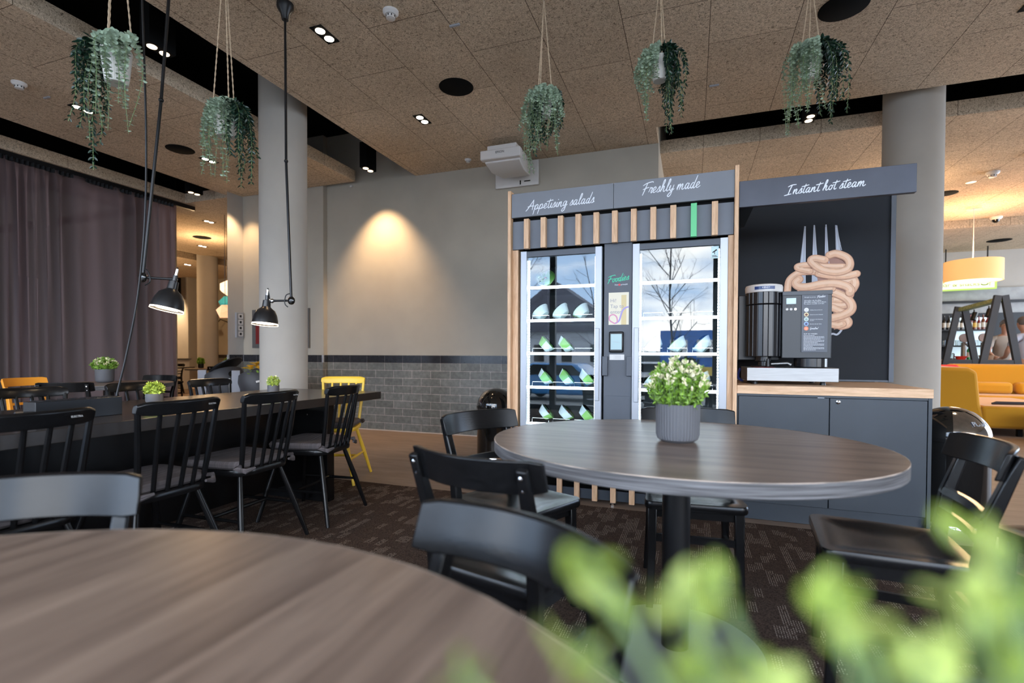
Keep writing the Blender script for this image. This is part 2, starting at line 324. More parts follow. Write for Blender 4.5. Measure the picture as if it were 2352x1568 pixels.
M['curtain']=cloth_mat('sheer_curtain_cloth',(.11,.086,.090),.5)
M['black']=mat('black_lacquered_wood',(.0055,.0055,.006),.24,spec=.28,noise=.3,nscale=9,stretch=(2,14,14),bump=.06,bscale=20)
M['blackm']=mat('matt_black_metal',(.007,.007,.008),.35,spec=.35); M['blackt']=mat('black_table_laminate',(.030,.024,.021),.22,noise=.25,nscale=4,stretch=(8,1,1),bump=.05)
M['yellow']=mat('yellow_painted_wood',(.80,.52,.04),.4); M['orange']=mat('orange_painted_wood',(.85,.34,.03),.4)
M['cushion']=mat('grey_striped_cushion',(.105,.092,.095),.95,spec=.1,noise=.35,nscale=3,stretch=(1,60,1),bump=.35,bscale=40)
M['tabletop']=wood('grey_brown_wood_laminate',(.075,.049,.038),(.27,.195,.15),'X',1.9,.33,13,(.28,.74),spec=.55,bump=.08)
M['tabletop2']=wood('grey_brown_wood_laminate_fg',(.075,.049,.038),(.27,.195,.15),'Y',1.7,.33,15,(.28,.74),spec=.42,bump=.08)
M['rim']=wood('wood_edge_band',(.06,.06,.07),(.20,.20,.225),'X',2,.5,1,(.3,.7))
def rim_mat():
    m=mat('table_edge_laminate',(.1,.1,.1),.5,spec=.3); N,L,b=nodes(m); tc=N.new('ShaderNodeTexCoord'); mp=N.new('ShaderNodeMapping'); mp.inputs['Scale'].default_value=(2,2,120); L(tc.outputs['Object'],mp.inputs[0])
    n=N.new('ShaderNodeTexNoise'); n.inputs['Scale'].default_value=2.5; n.inputs['Detail'].default_value=6; L(mp.outputs[0],n.inputs['Vector']); r=N.new('ShaderNodeValToRGB'); r.color_ramp.elements[0].position=.3; r.color_ramp.elements[0].color=(.03,.028,.029,1); r.color_ramp.elements[1].position=.66; r.color_ramp.elements[1].color=(.17,.165,.17,1)
    L(n.outputs['Fac'],r.inputs[0]); L(r.outputs[0],b.inputs['Base Color']); return m
M['rim']=rim_mat()
M['oak']=wood('light_oak',(.50,.29,.155),(.76,.50,.31),'Z',7,.5,10,(.3,.7)); M['oakx']=wood('light_oak_worktop',(.50,.29,.155),(.76,.50,.31),'X',7,.45,10,(.3,.7))
M['slate']=mat('slate_grey_laminate',(.075,.085,.105),.5,noise=.12,nscale=3,bump=.05,bscale=50); M['slated']=mat('dark_blue_grey_laminate',(.028,.036,.047),.48,noise=.12,nscale=3)
M['slatel']=mat('pale_slate_panel',(.18,.19,.215),.55,noise=.08,nscale=2.5); M['poster']=mat('printed_dark_board',(.010,.012,.016),.6,spec=.22,noise=.15,nscale=2)
M['green']=mat('green_painted_slat',(.12,.56,.24),.45); M['white']=mat('white_plastic',(.62,.60,.58),.4); M['whitep']=mat('white_lettering_paint',(.75,.78,.82),.6)
M['alu']=mat('silver_aluminium_frame',(.40,.42,.46),.38,.35); M['led']=mat('led_strip_light',(1,1,1),.5,emit=(.86,.94,1),es=5.0)
M['glass']=glass_mat('door_glass',.028); M['clear']=glass_mat('clear_plastic',.02,(.9,.93,.93)); M['bottleglass']=glass_mat('drinking_glass',.12,(.8,.85,.85))
M['lampin']=mat('lamp_inner_enamel',(.9,.85,.75),.5,emit=(1,.82,.6),es=2.2); M['bulb']=mat('glowing_bulb',(1,1,1),.5,emit=(1,.8,.55),es=14)
M['dim']=mat('dim_downlight_lens',(1,1,1),.5,emit=(1,.72,.45),es=1.4); M['dl']=mat('downlight_lens',(1,1,1),.5,emit=(1,.86,.66),es=6)
M['potw']=mat('white_ribbed_ceramic',(.62,.60,.55),.5); M['potg']=mat('grey_ribbed_ceramic',(.10,.10,.108),.6); M['soil']=mat('dark_soil',(.02,.013,.008),1,bump=.5)
M['rope']=mat('beige_twisted_rope',(.50,.38,.26),.9,bump=.4,bscale=200); M['euca']=mat('pale_eucalyptus_leaf',(.36,.46,.34),.6,noise=.35,nscale=30); M['ivy']=mat('dark_green_leaf',(.008,.032,.018),.35,noise=.5,nscale=30)
M['stem']=mat('green_stem',(.16,.24,.09),.6); M['leaf']=mat('fresh_green_leaf',(.18,.32,.035),.5,noise=.35,nscale=40); M['leafy']=mat('yellow_green_leaf',(.34,.44,.06),.5,noise=.3,nscale=40); M['bloss']=mat('cream_blossom',(.80,.74,.50),.6,noise=.15,nscale=60)
M['sofa']=mat('mustard_fabric',(.50,.235,.015),.9,spec=.15,bump=.2,bscale=250,sheen=.2)
M['skin']=mat('skin',(.50,.28,.20),.55); M['gloss']=mat('glossy_black_enamel',(.006,.006,.006),.09,coat=.4)
# ================================================================ SETTING
ZC=3.475
def struct(name,mb,m,**k): return obj(name,mb,m,kind='structure',smooth=False,**k)
struct('floor',MB().box((-22,-2.4,-.12),(9.8,15,0)),M['floor'])
struct('floor',MB().box((-4.0,-2.28,0),(9.4,3.47,.004)),M['carpet'])
def cl(a,b,z1=ZC+.15): return MB().box((a[0],a[1],ZC),(b[0],b[1],z1))
struct('ceiling',cl((-3.545,-2.3),(9.6,5.535)),M['ceil'])
struct('ceiling',cl((-3.545,5.535),(-.385,5.95)),M['ceil'])
struct('ceiling',cl((-6.70,-2.3),(-4.455,5.86)),M['ceil'])
struct('ceiling',cl((-8.2,-2.3),(-7.68,6.02)),M['ceil'])
struct('ceiling',cl((-11.36,6.02),(-6.54,12)),M['ceil'])
struct('ceiling',cl((-7.68,5.80),(-6.54,6.02)),M['ceil'])
struct('ceiling',cl((-16.2,6.02),(-12.1,12)),M['ceil'])
struct('ceiling',cl((-.385,6.265),(9.6,11.05)),M['ceil'])
struct('ceiling',cl((-.385,11.75),(9.6,14.4)),M['ceil'])
struct('ceiling',MB().box((-22,-2.4,4.2),(9.8,15,4.3)),M['void'])
WB=MB().box((-5.014,5.95,0),(-.385,6.2,4.2)); struct('wall_back',WB,M['wall'])
struct('wall_back',MB().box((-6.79,5.87,0),(-5.014,6.2,4.2)),M['wall'])
struct('wall_back',MB().prism([(-6.538,5.593),(-6.538,5.87),(-6.79,5.87)],0,4.2),M['wall2'])
struct('wall_partition',MB().box((-.6,6.2,0),(-.385,14.4,4.2)),M['wall'])
struct('wall_bar',MB().box((-.6,14.4,0),(9.8,14.6,4.2)),M['wall2'])
struct('wall_passage',MB().box((-22,12,0),(-6.3,12.2,4.2)),M['wall'])
struct('wall_passage',MB().box((-6.79,6.2,0),(-6.54,12,4.2)),M['wall'])
struct('wall_passage',MB().box((-22,6.02,0),(-8.42,6.2,4.2)),M['wall'])
struct('wall_passage',MB().box((-22.2,6.02,0),(-22,12,4.2)),M['cream'])
struct('wall_passage',MB().box((-15.55,11.4,0),(-15.0,12,ZC)),M['wall2'])
struct('wall_passage',MB().box((-19.5,11.9,0),(-15.6,12,2.9)),M['cream'])
struct('trim_7',MB().box((-19.5,10.9,2.75),(-14.9,11.1,3.4)),M['void'])
struct('trim_8',MB().box((-14.98,11.96,.93),(-6.8,12,1.03)),M['band'])
struct('trim_9',MB().box((-14.98,11.965,0),(-6.8,12,.93)),M['tile'])
# tiles on the back wall: dark band over grey bond
def tiles(n,x0,x1,y0,y1,zt=1.048):
    struct('trim_%d'%n,MB().box((x0,y0,0),(x1,y1,.944)),M['tile']); struct('trim_%d'%(n+20),MB().box((x0,y0-.0,.944),(x1,y1,zt)),M['band'])
tiles(1,-5.0,-.385,5.938,5.95); tiles(2,-6.526,-5.014,5.858,5.87); tiles(3,-6.538,-6.526,5.593,5.87); tiles(4,-5.02,-5.006,5.846,5.946)
m=MB()
for x,y in((-5.012,5.855),(-6.534,5.864),(-6.532,5.590)): m.cbox((x,y,.995),(.022,.022,.106)); m.cbox((x,y,.47),(.010,.010,.95))
struct('trim_5',m,M['alu'])
struct('baseboard_back',MB().box((-5.0,5.930,0),(-.385,5.938,.012)),mat('pale_grout',(.5,.42,.36),.8))
# windows: outer face behind the camera and to the left behind the curtain
fr=mat('window_frame_paint',(.03,.032,.036),.4)
xs=[-8.2,-5.45,-2.57,.385,3.35,6.4,9.5]
for i in range(6):
    a,b=xs[i],xs[i+1]; m=MB(); m.box((a-.055,-2.36,0),(a+.055,-2.24,3.4)); m.box((a,-2.34,0),(b,-2.26,.09)); m.box((a,-2.34,3.36),(b,-2.26,3.45)); 
    struct('window_%d'%(i+1),m,fr)
struct('wall_front',MB().box((-8.4,-2.45,3.45),(9.8,-2.25,4.2)),M['wall'])
ys=[-2.3,-.2,1.9,4.0,6.02]
for i in range(4):
    a,b=ys[i],ys[i+1]; m=MB(); m.box((-8.36,a-.05,0),(-8.26,a+.05,3.4)); m.box((-8.34,a,0),(-8.28,b,.4)); m.box((-8.34,a,3.3),(-8.28,b,3.45)); struct('window_%d'%(i+7),m,fr)
struct('wall_left',MB().box((-8.4,-2.4,3.45),(-8.2,6.02,4.2)),M['void'])
m=MB(); m.box((9.6,-2.3,0),(9.8,5.7,4.2)); m.box((9.6,13.3,0),(9.8,14.6,4.2)); m.box((9.6,5.7,0),(9.8,13.3,.3)); m.box((9.6,5.7,3.4),(9.8,13.3,4.2)); struct('wall_right',m,M['wall2'])
# columns
def column(x,y,r,label,group='round plaster columns'):
    m=MB().lathe([(r,0),(r,4.2)],n=48); return obj('column',m,M['column'],loc=(x,y,0),label=label,cat='column',group=group)
column(-4.0,4.09,.23,'round grey plaster column behind the long black table')
column(1.985,5.9,.24,'round grey plaster column behind the hot steam poster wall')
column(-11.45,9.22,.23,'round column far down the passage, past the curtain edge')
# curtain
def curtain():
    m=MB(); n=1100; zs=[.03,.6,1.3,2.0,2.7,3.15,3.36,3.41]; cols=[]
    rnd=random.Random(3); ph=0; 
    for i in range(n+1):
        y=-2.2+7.9*i/n; ph+=.7* (1.0+.55*math.sin(y*2.3)+.35*math.sin(y*5.1+1))*.40
        a=.062+.022*math.sin(y*3.1)+.018*math.sin(y*7.7)
        cols.append([(-7.74+a*math.sin(ph)*(.55 if z>3.3 else 1)+.012*math.sin(ph*2.3+z*1.3)*(1 if z<3.2 else .3)+.02*math.sin(y*1.7+z*.5)*(1-z/3.4), y+ .008*math.sin(ph*1.1+z), z) for z in zs])
    vs=[p for c in cols for p in c]; k=len(zs); fs=[(i*k+j,(i+1)*k+j,(i+1)*k+j+1,i*k+j+1) for i in range(n) for j in range(k-1)]
    m.add(vs,fs); o=obj('curtain',m,M['curtain'],label='long sheer grey-purple curtain hanging over the left wall windows',cat='curtain')
    obj('curtain_track',MB().box((-7.765,-2.2,3.41),(-7.715,6.0,3.472)),M['blackm'],o)
    hd=MB(); rs=[]
    for i in range(301):
        y=-2.15+7.8*i/300; x=-7.735+(.022 if i%2 else -.004); rs.append([(x-.015,y,3.37),(x+.01,y,3.37),(x+.01,y,3.42),(x-.015,y,3.42)])
    hd.rings(rs)
    obj('curtain_heading',hd,M['blackm'],o)
curtain()
# ceiling fittings
def downlight(x,y,label,power=10,z=ZC,box=False,grp='twin ceiling downlights',lit=2,beam=75,tgt=None,w=.105,l=.21,yaw=0):
    t=thing('downlight',label,'ceiling light',(x,y,z),yaw,grp)
    m=MB(); m.box((-w/2,-l/2,-.004 if not box else -.02),(w/2,l/2,0 if not box else .30)); obj('housing',m,M['void'],t,smooth=False)
    if box: obj('hanger_rod',MB().tube([(0,0,.29),(0,0,.725)],.008,6),M['void'],t)
    for k,s in enumerate((-1,1)):
        d=MB().lathe([(0,-.0),(.030,-.0)],(0,s*l*.235,-.007 if not box else -.024),20); d.lathe([(.030,0),(.034,-.003),(.036,.003)],(0,s*l*.235,-.005 if not box else -.022),20)
        obj('lens',d,M['dim'] if box else M['dl'],t)
    if power: spot((x,y,z-.04),power,tgt or (x,y,0),beam,.7,.035)
    return t
downlight(-2.636,3.108,'twin downlight in main ceiling nearest the window side',14)
downlight(-2.633,4.553,'twin downlight in main ceiling near the back wall',12)
downlight(2.17,4.43,'twin downlight at far upper right of ceiling',14)
downlight(-5.693,3.243,'twin downlight in the left ceiling bay beside the curtain',14)
downlight(-5.70,4.62,'twin downlight in left ceiling bay behind small hanging plant',10)
downlight(-3.99,2.80,'twin downlight hung in the black slot behind the largest hanging plant',14,box=True)
downlight(-3.98,5.50,'twin downlight in the black slot by the back wall, washing it warm',0,box=True)
downlight(-7.03,5.45,'twin downlight at the end of the black slot next to curtain',0,box=True)
downlight(1.09,5.80,'twin downlight in the right black slot behind a hanging plant',12,box=True)
downlight(-8.336,6.75,'first twin downlight in the passage ceiling',16); downlight(-10.367,8.229,'second twin downlight in the passage ceiling',16)
downlight(-12.9,9.8,'third twin downlight deeper in the passage',22)
spot((-4.02,5.50,3.40),115,(-4.02,5.93,1.6),82,.85,.03)
spot((-6.30,5.58,3.38),45,(-6.50,5.72,1.5),80,.8,.03)
spot((-15.7,11.15,3.3),420,(-15.7,11.9,1.6),85,.7,.05); bulb((-13.0,8.0,2.6),60,.3); bulb((-9.5,7.6,2.9),30,.2)  # the two point lights are added to warm the passage, without fixtures
def disc(x,y,r,label,m=None,cat='ceiling speaker',grp='round ceiling speakers',name='ceiling_speaker'):
    t=obj(name,MB().lathe([(0,-.006),(r*.93,-.006),(r,-.002),(r,0)],n=40),m or M['void'],loc=(x,y,ZC),label=label,cat=cat,group=grp); return t
disc(-2.029,4.111,.155,'round black ceiling speaker in the centre of the main ceiling'); disc(.962,4.069,.155,'round black ceiling speaker at top right above hanging plant')
disc(-5.722,4.265,.15,'round black ceiling speaker in the left ceiling bay'); disc(3.50,9.19,.155,'round dark speaker in the warm-lit ceiling beyond the right column')
disc(5.97,13.24,.2,'round black speaker in the farthest grey ceiling above the bar'); disc(-9.6,7.613,.17,'round black speaker in the passage ceiling')
disc(3.603,8.701,.06,'small white ceiling disc beyond the right column',M['white'],'ceiling disc','small ceiling discs','ceiling_disc')
def smoke(x,y,label,dome=False,s=1):
    t=thing('camera_dome' if dome else 'smoke_detector',label,'security camera' if dome else 'smoke detector',(x,y,ZC),0,'dome cameras' if dome else 'white smoke detectors')
    obj('base',MB().lathe([(0,0),(.055*s,0),(.055*s,-.014*s),(.04*s,-.03*s),(.0,-.03*s)],n=28),M['white'],t)
    if dome: obj('camera_lens',MB().lathe([(.034*s,-.03*s),(.028*s,-.05*s),(.012*s,-.062*s),(0,-.064*s)],n=20),M['gloss'],t)
    else:
        obj('sensor_head',MB().lathe([(.03*s,-.03*s),(.031*s,-.052*s),(.022*s,-.055*s),(0,-.055*s)],n=20),M['white'],t)
        g=MB()
        for k in range(8): a=PI*k/4; g.cbox((.0295*s*math.cos(a),.0295*s*math.sin(a),-.038*s),(.006*s,.006*s,.012*s))
        obj('vent_slots',g,M['blackm'],t)
smoke(-2.021,3.056,'white smoke detector in the main ceiling, top centre'); smoke(-5.684,2.743,'white smoke detector in the left ceiling bay, far left')
smoke(-2.634,5.667,'small white sensor on ceiling beside the projector',s=.75); smoke(3.672,8.324,'white smoke detector in warm ceiling beyond right column',s=1.3)
smoke(3.86,7.75,'white dome camera with black lens at far right edge of ceiling',True,1.5); smoke(4.91,11.0,'small dome camera beside the ceiling edge above the drum lamp',True,1.6)
def clip(x,y,label): obj('ceiling_clip',MB().box((-.04,-.008,-.012),(.04,.008,0)),M['alu'],loc=(x,y,ZC),label=label,cat='ceiling clip',group='metal ceiling clips')
clip(-1.66,3.335,'small metal clip on the ceiling joint left of centre'); clip(.16,4.846,'small metal clip on the ceiling joint between the two right hanging plants'); clip(-5.75,2.98,'small metal clip in the left ceiling bay behind the largest hanging plant')
# projector on white mount
pj=thing('projector','white short-throw projector mounted high on the back wall','projector',(-2.0,5.95,3.2))
obj('mount_plate',MB().box((-.335,-.045,-.045),(.235,-.005,.26)),M['white'],pj,bevel=.008)
m=MB(); m.rings([[(-.17,-.18,.02),(.17,-.18,.02),(.17,-.18,.17),(-.17,-.18,.17)],[(-.2,-.50,-.02),(.2,-.50,-.02),(.2,-.50,.17),(-.2,-.50,.17)],[(-.21,-.68,.03),(.21,-.68,.03),(.21,-.68,.17),(-.21,-.68,.17)]])
pj.location=(-2.03,5.95,3.2)
obj('projector_body',m,M['white'],pj,bevel=.01); obj('front_fascia',MB().box((-.24,-.75,.045),(.235,-.66,.15)),M['white'],pj,bevel=.012)
obj('top_housing',MB().box((-.175,-.70,.15),(.175,-.28,.215)),M['white'],pj,bevel=.008); obj('wall_arm',MB().box((-.1,-.30,.1),(.1,-.03,.2)),M['white'],pj)
letter('lettering','EPSON',.035,M['blackm'],pj,(.0,-.752,.11),ext=.0005)
m=MB(); m.cbox((.0,-.047,.0),(.014,.006,.05)); m.cbox((.09,-.047,.01),(.08,.006,.012)); obj('port_slots',m,M['void'],pj)
obj('cable_clip',MB().box((-4.60,5.93,3.43),(-4.56,5.95,3.455)),M['white'],label='tiny white cable clip under the left ceiling bay corner on back wall',cat='cable clip')
# framed pictures
pf=thing('picture_frame','narrow silver frame with four small square prints on wall edge','picture',(-6.538,5.785,1.5))
obj('frame',MB().box((0,-.066,-.19),(.03,.06,.19)),M['alu'],pf); obj('backing',MB().box((.03,-.052,-.18),(.032,.052,.18)),mat('print_backing',(.2,.2,.2),.6),pf)
for k in range(4):
    z=-.135+.09*k; a=obj('print_mount',MB().box((.032,-.036,z-.038),(.034,.046,z+.038)),M['white'],pf); obj('print',MB().box((.034,-.014,z-.018),(.035,.022,z+.018)),M['blackm'],a)
rp=thing('wall_poster','grey framed panel with a dark red board behind the left column','poster',(-5.8,5.87,1.44))
obj('frame',MB().box((-.53,-.03,-.29),(.55,-.0,.29)),mat('grey_frame',(.10,.10,.10),.6),rp); obj('red_board',MB().box((-.45,-.04,-.23),(.50,-.03,.23)),mat('dark_red_board',(.16,.01,.01),.5),rp)
# ================================================================ CHAIRS
def rounded(w0,w1,y0,y1,r=.04,n=5):
    """trapezoid outline, rounded corners: half-width w0 at y0 (back), w1 at y1 (front)"""
    P=[]
    for cx,cy,a0 in((w1-r,y1-r,0),(-w1+r,y1-r,90),(-w0+r,y0+r,180),(w0-r,y0+r,270)):
        for k in range(n+1):
            a=math.radians(a0+90*k/n); P.append((cx+r*math.cos(a),cy+r*math.sin(a)))
    return P
def slab(mb,out,z0,z1,dish=0,edge=.006):
    cx=sum(p[0] for p in out)/len(out); cy=sum(p[1] for p in out)/len(out)
    def ring(s,z): return [(cx+(p[0]-cx)*s,cy+(p[1]-cy)*s,z) for p in out]
    R=[ring(.9,z0),ring(.985,z0),ring(1,z0+edge),ring(1,z1-edge),ring(.985,z1)]
    for s in(.9,.84,.76,.66,.55,.42,.25,.05):
        u=min(1,(.9-s)/.48); R.append(ring(s,z1-dish*u*u*(3-2*u)))
    mb.rings(R)
def bistro(name,label,col,loc,face,group):
    rz=math.atan2(-face[0],face[1]); t=thing(name,label,'chair',loc,rz,group); b=col
    s=MB(); slab(s,rounded(.178,.20,-.20,.20,.035),.425,.458,.014); obj('seat',s,b,t)
    a=MB(); a.box((-.165,.135,.385),(.165,.16,.43)); a.box((-.15,-.17,.385),(.15,-.145,.43))
    for q in(-1,1): a.sweep([(q*.155,-.17,.408),(q*.172,.16,.408)],.05,.022,X=(0,0,1))
    obj('seat_frame',a,b,t)
    for q in(-1,1):
        obj('leg',MB().sweep([(q*.178,.172,0),(q*.170,.160,.25),(q*.168,.155,.43)],[.028,.034,.038],[.028,.034,.038]),b,t,bevel=.004)
        obj('back_post',MB().sweep([(q*.185,-.245,0),(q*.172,-.195,.25),(q*.170,-.185,.45),(q*.172,-.205,.60),(q*.176,-.245,.72),(q*.178,-.268,.782)],[.026,.032,.034,.032,.031,.030],[.028,.036,.042,.036,.028,.020]),b,t,bevel=.005)
        obj('stretcher',MB().sweep([(q*.17,-.21,.20),(q*.171,.16,.20)],.016,.03,X=(1,0,0)),b,t)
    obj('stretcher',MB().box((-.17,.152,.285),(.17,.17,.315)),b,t); obj('stretcher',MB().box((-.17,-.205,.285),(.17,-.188,.312)),b,t)
    def rail(z0,z1,w,yb,lean,sag,th=.017):
        m=MB(); n=14; F=[];Bk=[]
        rs=[]
        for i in range(n+1):
            u=-1+2*i/n; x=u*w; y=yb-sag*(1-u*u)
            e=.006 if i in(0,n) else 0
            rs.append([(x,y+th/2,z0+e),(x,y-th/2,z0+e),(x,y-th/2-lean,z1-e),(x,y+th/2-lean,z1-e)])
        m.rings(rs); return m
    obj('top_rail',rail(.712,.800,.215,-.205,.024,.068),b,t,bevel=.004)
    obj('crossbar',rail(.590,.614,.172,-.190,.006,.020,.014),b,t); obj('crossbar',rail(.520,.546,.168,-.182,.002,.014,.014),b,t)
    bo=MB()
    for q in(-1,1):
        for z,y in((.760,-.2715),(.728,-.2595)): bo.lathe([(0,-.003),(.005,-.002),(.006,0)],(q*.177,y,z),10,ax='Y')
    obj('bolts',bo,M['chrome'],t)
    return t
G1='black bistro chairs with curved wooden backs'
def stripes():
    m=M['cushion']; N,L,b=nodes(m); return m
def windsor(label,col,loc,face,group,cush=True,name='spindle_chair'):
    rz=math.atan2(-face[0],face[1]); t=thing(name,label,'chair',loc,rz,group)
    s=MB(); slab(s,rounded(.19,.215,-.205,.215,.11,8),.425,.455,.006,.009); obj('seat',s,col,t)
    if cush:
        c=MB(); out=rounded(.178,.20,-.17,.20,.06,6); cx=0;cy=.01
        def ring(k,z): return [(cx+(p[0]-cx)*k,cy+(p[1]-cy)*k,z) for p in out]
        c.rings([ring(.96,.457),ring(1.02,.468),ring(1.03,.485),ring(.98,.499),ring(.8,.502),ring(.45,.497),ring(.1,.488)])
        cu=obj('seat_cushion',c,M['cushion'],t)
        for q in(-1,1):
            for r_ in(0,1): obj('tie',MB().tube([(q*.15,-.16,.478),(q*.185,-.195,.48),(q*.20,-.17,.474),(q*.17+.0,-.215,.462-.01*r_),(q*.12,-.225,.466)],[.009,.010,.010,.009,.007],6),M['cushion'],cu)
    for q in(-1,1):
        for f,y0,y1 in((1,.15,.235),(0,-.14,-.255)):
            obj('leg',MB().tube([(q*.135,y0,.43),(q*.185,(y0+y1)/2,.22),(q*.235,y1,0)],[.013,.0165,.0115],10),col,t)
        obj('stretcher',MB().tube([(q*.190,.185,.20),(q*.19,0,.20),(q*.190,-.19,.20)],[.008,.011,.008],8),col,t)
    obj('stretcher',MB().tube([(-.19,0,.20),(0,0,.20),(.19,0,.20)],[.009,.012,.009],8),col,t)
    def bx(u): return u*.185, -.268+.048*u*u
    for k in range(6):
        u=-1+2*k/5; x,y=bx(u*1.0); xs_=u*.150
        obj('spindle',MB().tube([(xs_,-.165-.012*(1-u*u),.445),(xs_*.55+x*.45,(-.165+y)/2-.004,.63),(x*.98,y,.815)],[.0095,.0105,.009] if abs(u)<1 else [.012,.0135,.0115],8),col,t)
    r=MB(); n=16; rs=[]
    for i in range(n+1):
        u=-1+2*i/n; x=u*.192; y=-.272+.055*u*u; e=.012 if i in(0,n) else (.003 if i in(1,n-1) else 0)
        rs.append([(x,y+.014,.797+e),(x,y-.010,.797+e),(x,y-.020,.850-e),(x,y-.012,.858-e),(x,y+.004,.856-e),(x,y+.014,.84-e)])
    r.rings(rs); obj('top_rail',r,col,t,bevel=.003)
    return t
B=M['black']
bistro('bistro_chair','black bistro chair with pale sheen on its back, at lower left beyond near table',B,(-1.12,.42,.004),(.65,-.76),G1)
# (each further chair is its own copy of the first)
src=bpy.data.objects['bistro_chair']
def bis(label,loc,face,g=G1): return dup(src,(loc[0],loc[1],.004),math.atan2(-face[0],face[1]),label,g)
bis('black bistro chair in foreground centre, tucked to near table, top edge catching light',(-.352,.488),(-.425,-.905))
bis('black bistro chair seen from behind with two bolts on its post, left of round table',(-.49,1.43),(.24,.97))
bis('black bistro chair facing right at left rear of the round table, in front of bin',(-.69,1.97),(.90,-.43))
bis('black bistro chair behind the round table, facing the camera in front of fridge',(.0,2.33),(.1,-.995))
bis('black bistro chair right of the round table with full seat and ladder back visible',(.60,1.955),(-.99,.10))
bis('black bistro chair back at the bottom right, behind the blurred leaves',(.27,.80),(-.34,.94))
bis('black bistro chair cut off by the right edge of the photo',(1.25,2.12),(-.95,-.3))
YG='yellow and orange painted chairs'
bistro('bistro_chair','small orange-yellow bistro chair in front of the curtain at far left',M['orange'],(-6.42,3.27,0),(.93,.2),YG)
bis('black bistro chair seen from behind at the left side of the far round table',(-5.42,3.03),(-.6,.8)).location.z=0
bis('black bistro chair behind the far round table, close to the curtain',(-6.0,4.02),(.25,-.97)).location.z=0
WG='black spindle-back chairs at the long table'
w0=windsor('nearest black spindle chair at the long table, far left, with big dark top rail',B,(-2.37,1.06,.004),(-1,.02),WG)
letter('maker_sticker','ELECTRA',.009,M['white'],w0,(.1,-.293,.83),rot=(math.radians(80),0,0))
def win(label,loc,face,g=WG,z=.004): return dup(w0,(loc[0],loc[1],z),math.atan2(-face[0],face[1]),label,g)
win('second black spindle chair at the near side of the long table, counted from left',(-2.35,1.575),(-1,-.01))
win('third black spindle chair along the near side of long table, under right lamp',(-2.36,2.09),(-1,-.04))
win('last black spindle chair on near side of long table, next to yellow chair',(-2.36,2.66),(-.99,-.14))
windsor('bright yellow spindle chair with dark cushion at the end of the long table',M['yellow'],(-2.85,3.47,.004),(.34,-.94),YG)
win('black spindle chair with brown-lit rail on the far side of long table, far left',(-3.38,1.76),(1,.0))
win('black spindle chair on far side of long table between the two small pots',(-3.38,2.36),(1,.03))
win('black spindle chair at far end of the long table, far side, in front of planters',(-3.38,2.93),(1,.05))
# ================================================================ TABLES
def ellipse(rx,ry,n=72): return [(rx*math.cos(2*PI*i/n),ry*math.sin(2*PI*i/n)) for i in range(n)]
def round_table(label,loc,rx,ry,top=.75,th=.042,tm=None,ped=True,pr=.048,br=.30,group='round pedestal tables'):
    t=thing('round_table',label,'table',loc,0,group)
    E=ellipse(rx,ry); m=MB(); m.prism(E,top-.004,top); obj('tabletop',m,tm or M['tabletop'],t)
    m=MB(); E2=ellipse(rx+.0008,ry+.0008); m.rings([[(x*.995,y*.995,top-th) for x,y in E2],[(x,y,top-th+.003) for x,y in E2],[(x,y,top-.001) for x,y in E2]]); obj('edge_band',m,M['rim'],t)
    obj('worn_edge',MB().rings([[(x,y,top-.0016) for x,y in ellipse(rx+.0012,ry+.0012)],[(x,y,top+.0004) for x,y in ellipse(rx+.0006,ry+.0006)],[(x,y,top+.0004) for x,y in ellipse(rx-.002,ry-.002)]],cap=False),mat('worn_edge_wood',(.33,.26,.21),.6,noise=.75,nscale=9),t)
    obj('pedestal',MB().lathe([(.0,.012),(pr,.012),(pr,top-th-.01),(.12,top-th-.01),(.12,top-th)],n=32),M['blackm'],t)
    obj('base_plate',MB().lathe([(0,.0),(br,.0),(br,.008),(br-.01,.011),(0,.014)],n=56),mat('grey_base_metal',(.20,.21,.21),.35,.3),t)
    return t
round_table('large round table with wood-grain top in the centre right of photo',(-.05,1.885,.004),.665,.585)
round_table('large round wood-grain table in the bottom left foreground',(-.59,-.18,.004),.835,.835,tm=M['tabletop2'],br=.4)
round_table('dark round table in front of the curtain carrying a grey pot',(-5.82,3.53,0),.57,.57,top=.745,br=.28)
round_table('far dark table in the passage with two tiny plants on it',(-10.35,8.45,0),.62,.5,top=.73,br=.25)
lt=thing('communal_table','long black communal table running away from the camera on the left','table',(0,0,.004))
obj('tabletop',MB().box((-3.36,.25,.70),(-2.36,3.43,.758)),M['blackt'],lt,bevel=.003)
for y in(.55,2.89): obj('slab_leg',MB().box((-3.06,y,0),(-2.44,y+.075,.70)),M['black'],lt,bevel=.002)
obj('centre_beam',MB().box((-2.95,.625,.12),(-2.72,2.89,.66)),M['black'],lt)
sc=MB()
for x,z in((-2.62,.42),(-2.62,.62),(-2.95,.52)): sc.lathe([(0,-.005),(.006,-.003),(.008,0)],(x,2.89,z),10,ax='Y')
for z in(.28,.5): sc.lathe([(0,-.005),(.006,-.003),(.008,0)],(-2.6,.55,z),10,ax='Y')
obj('screws',sc,M['chrome'],lt)
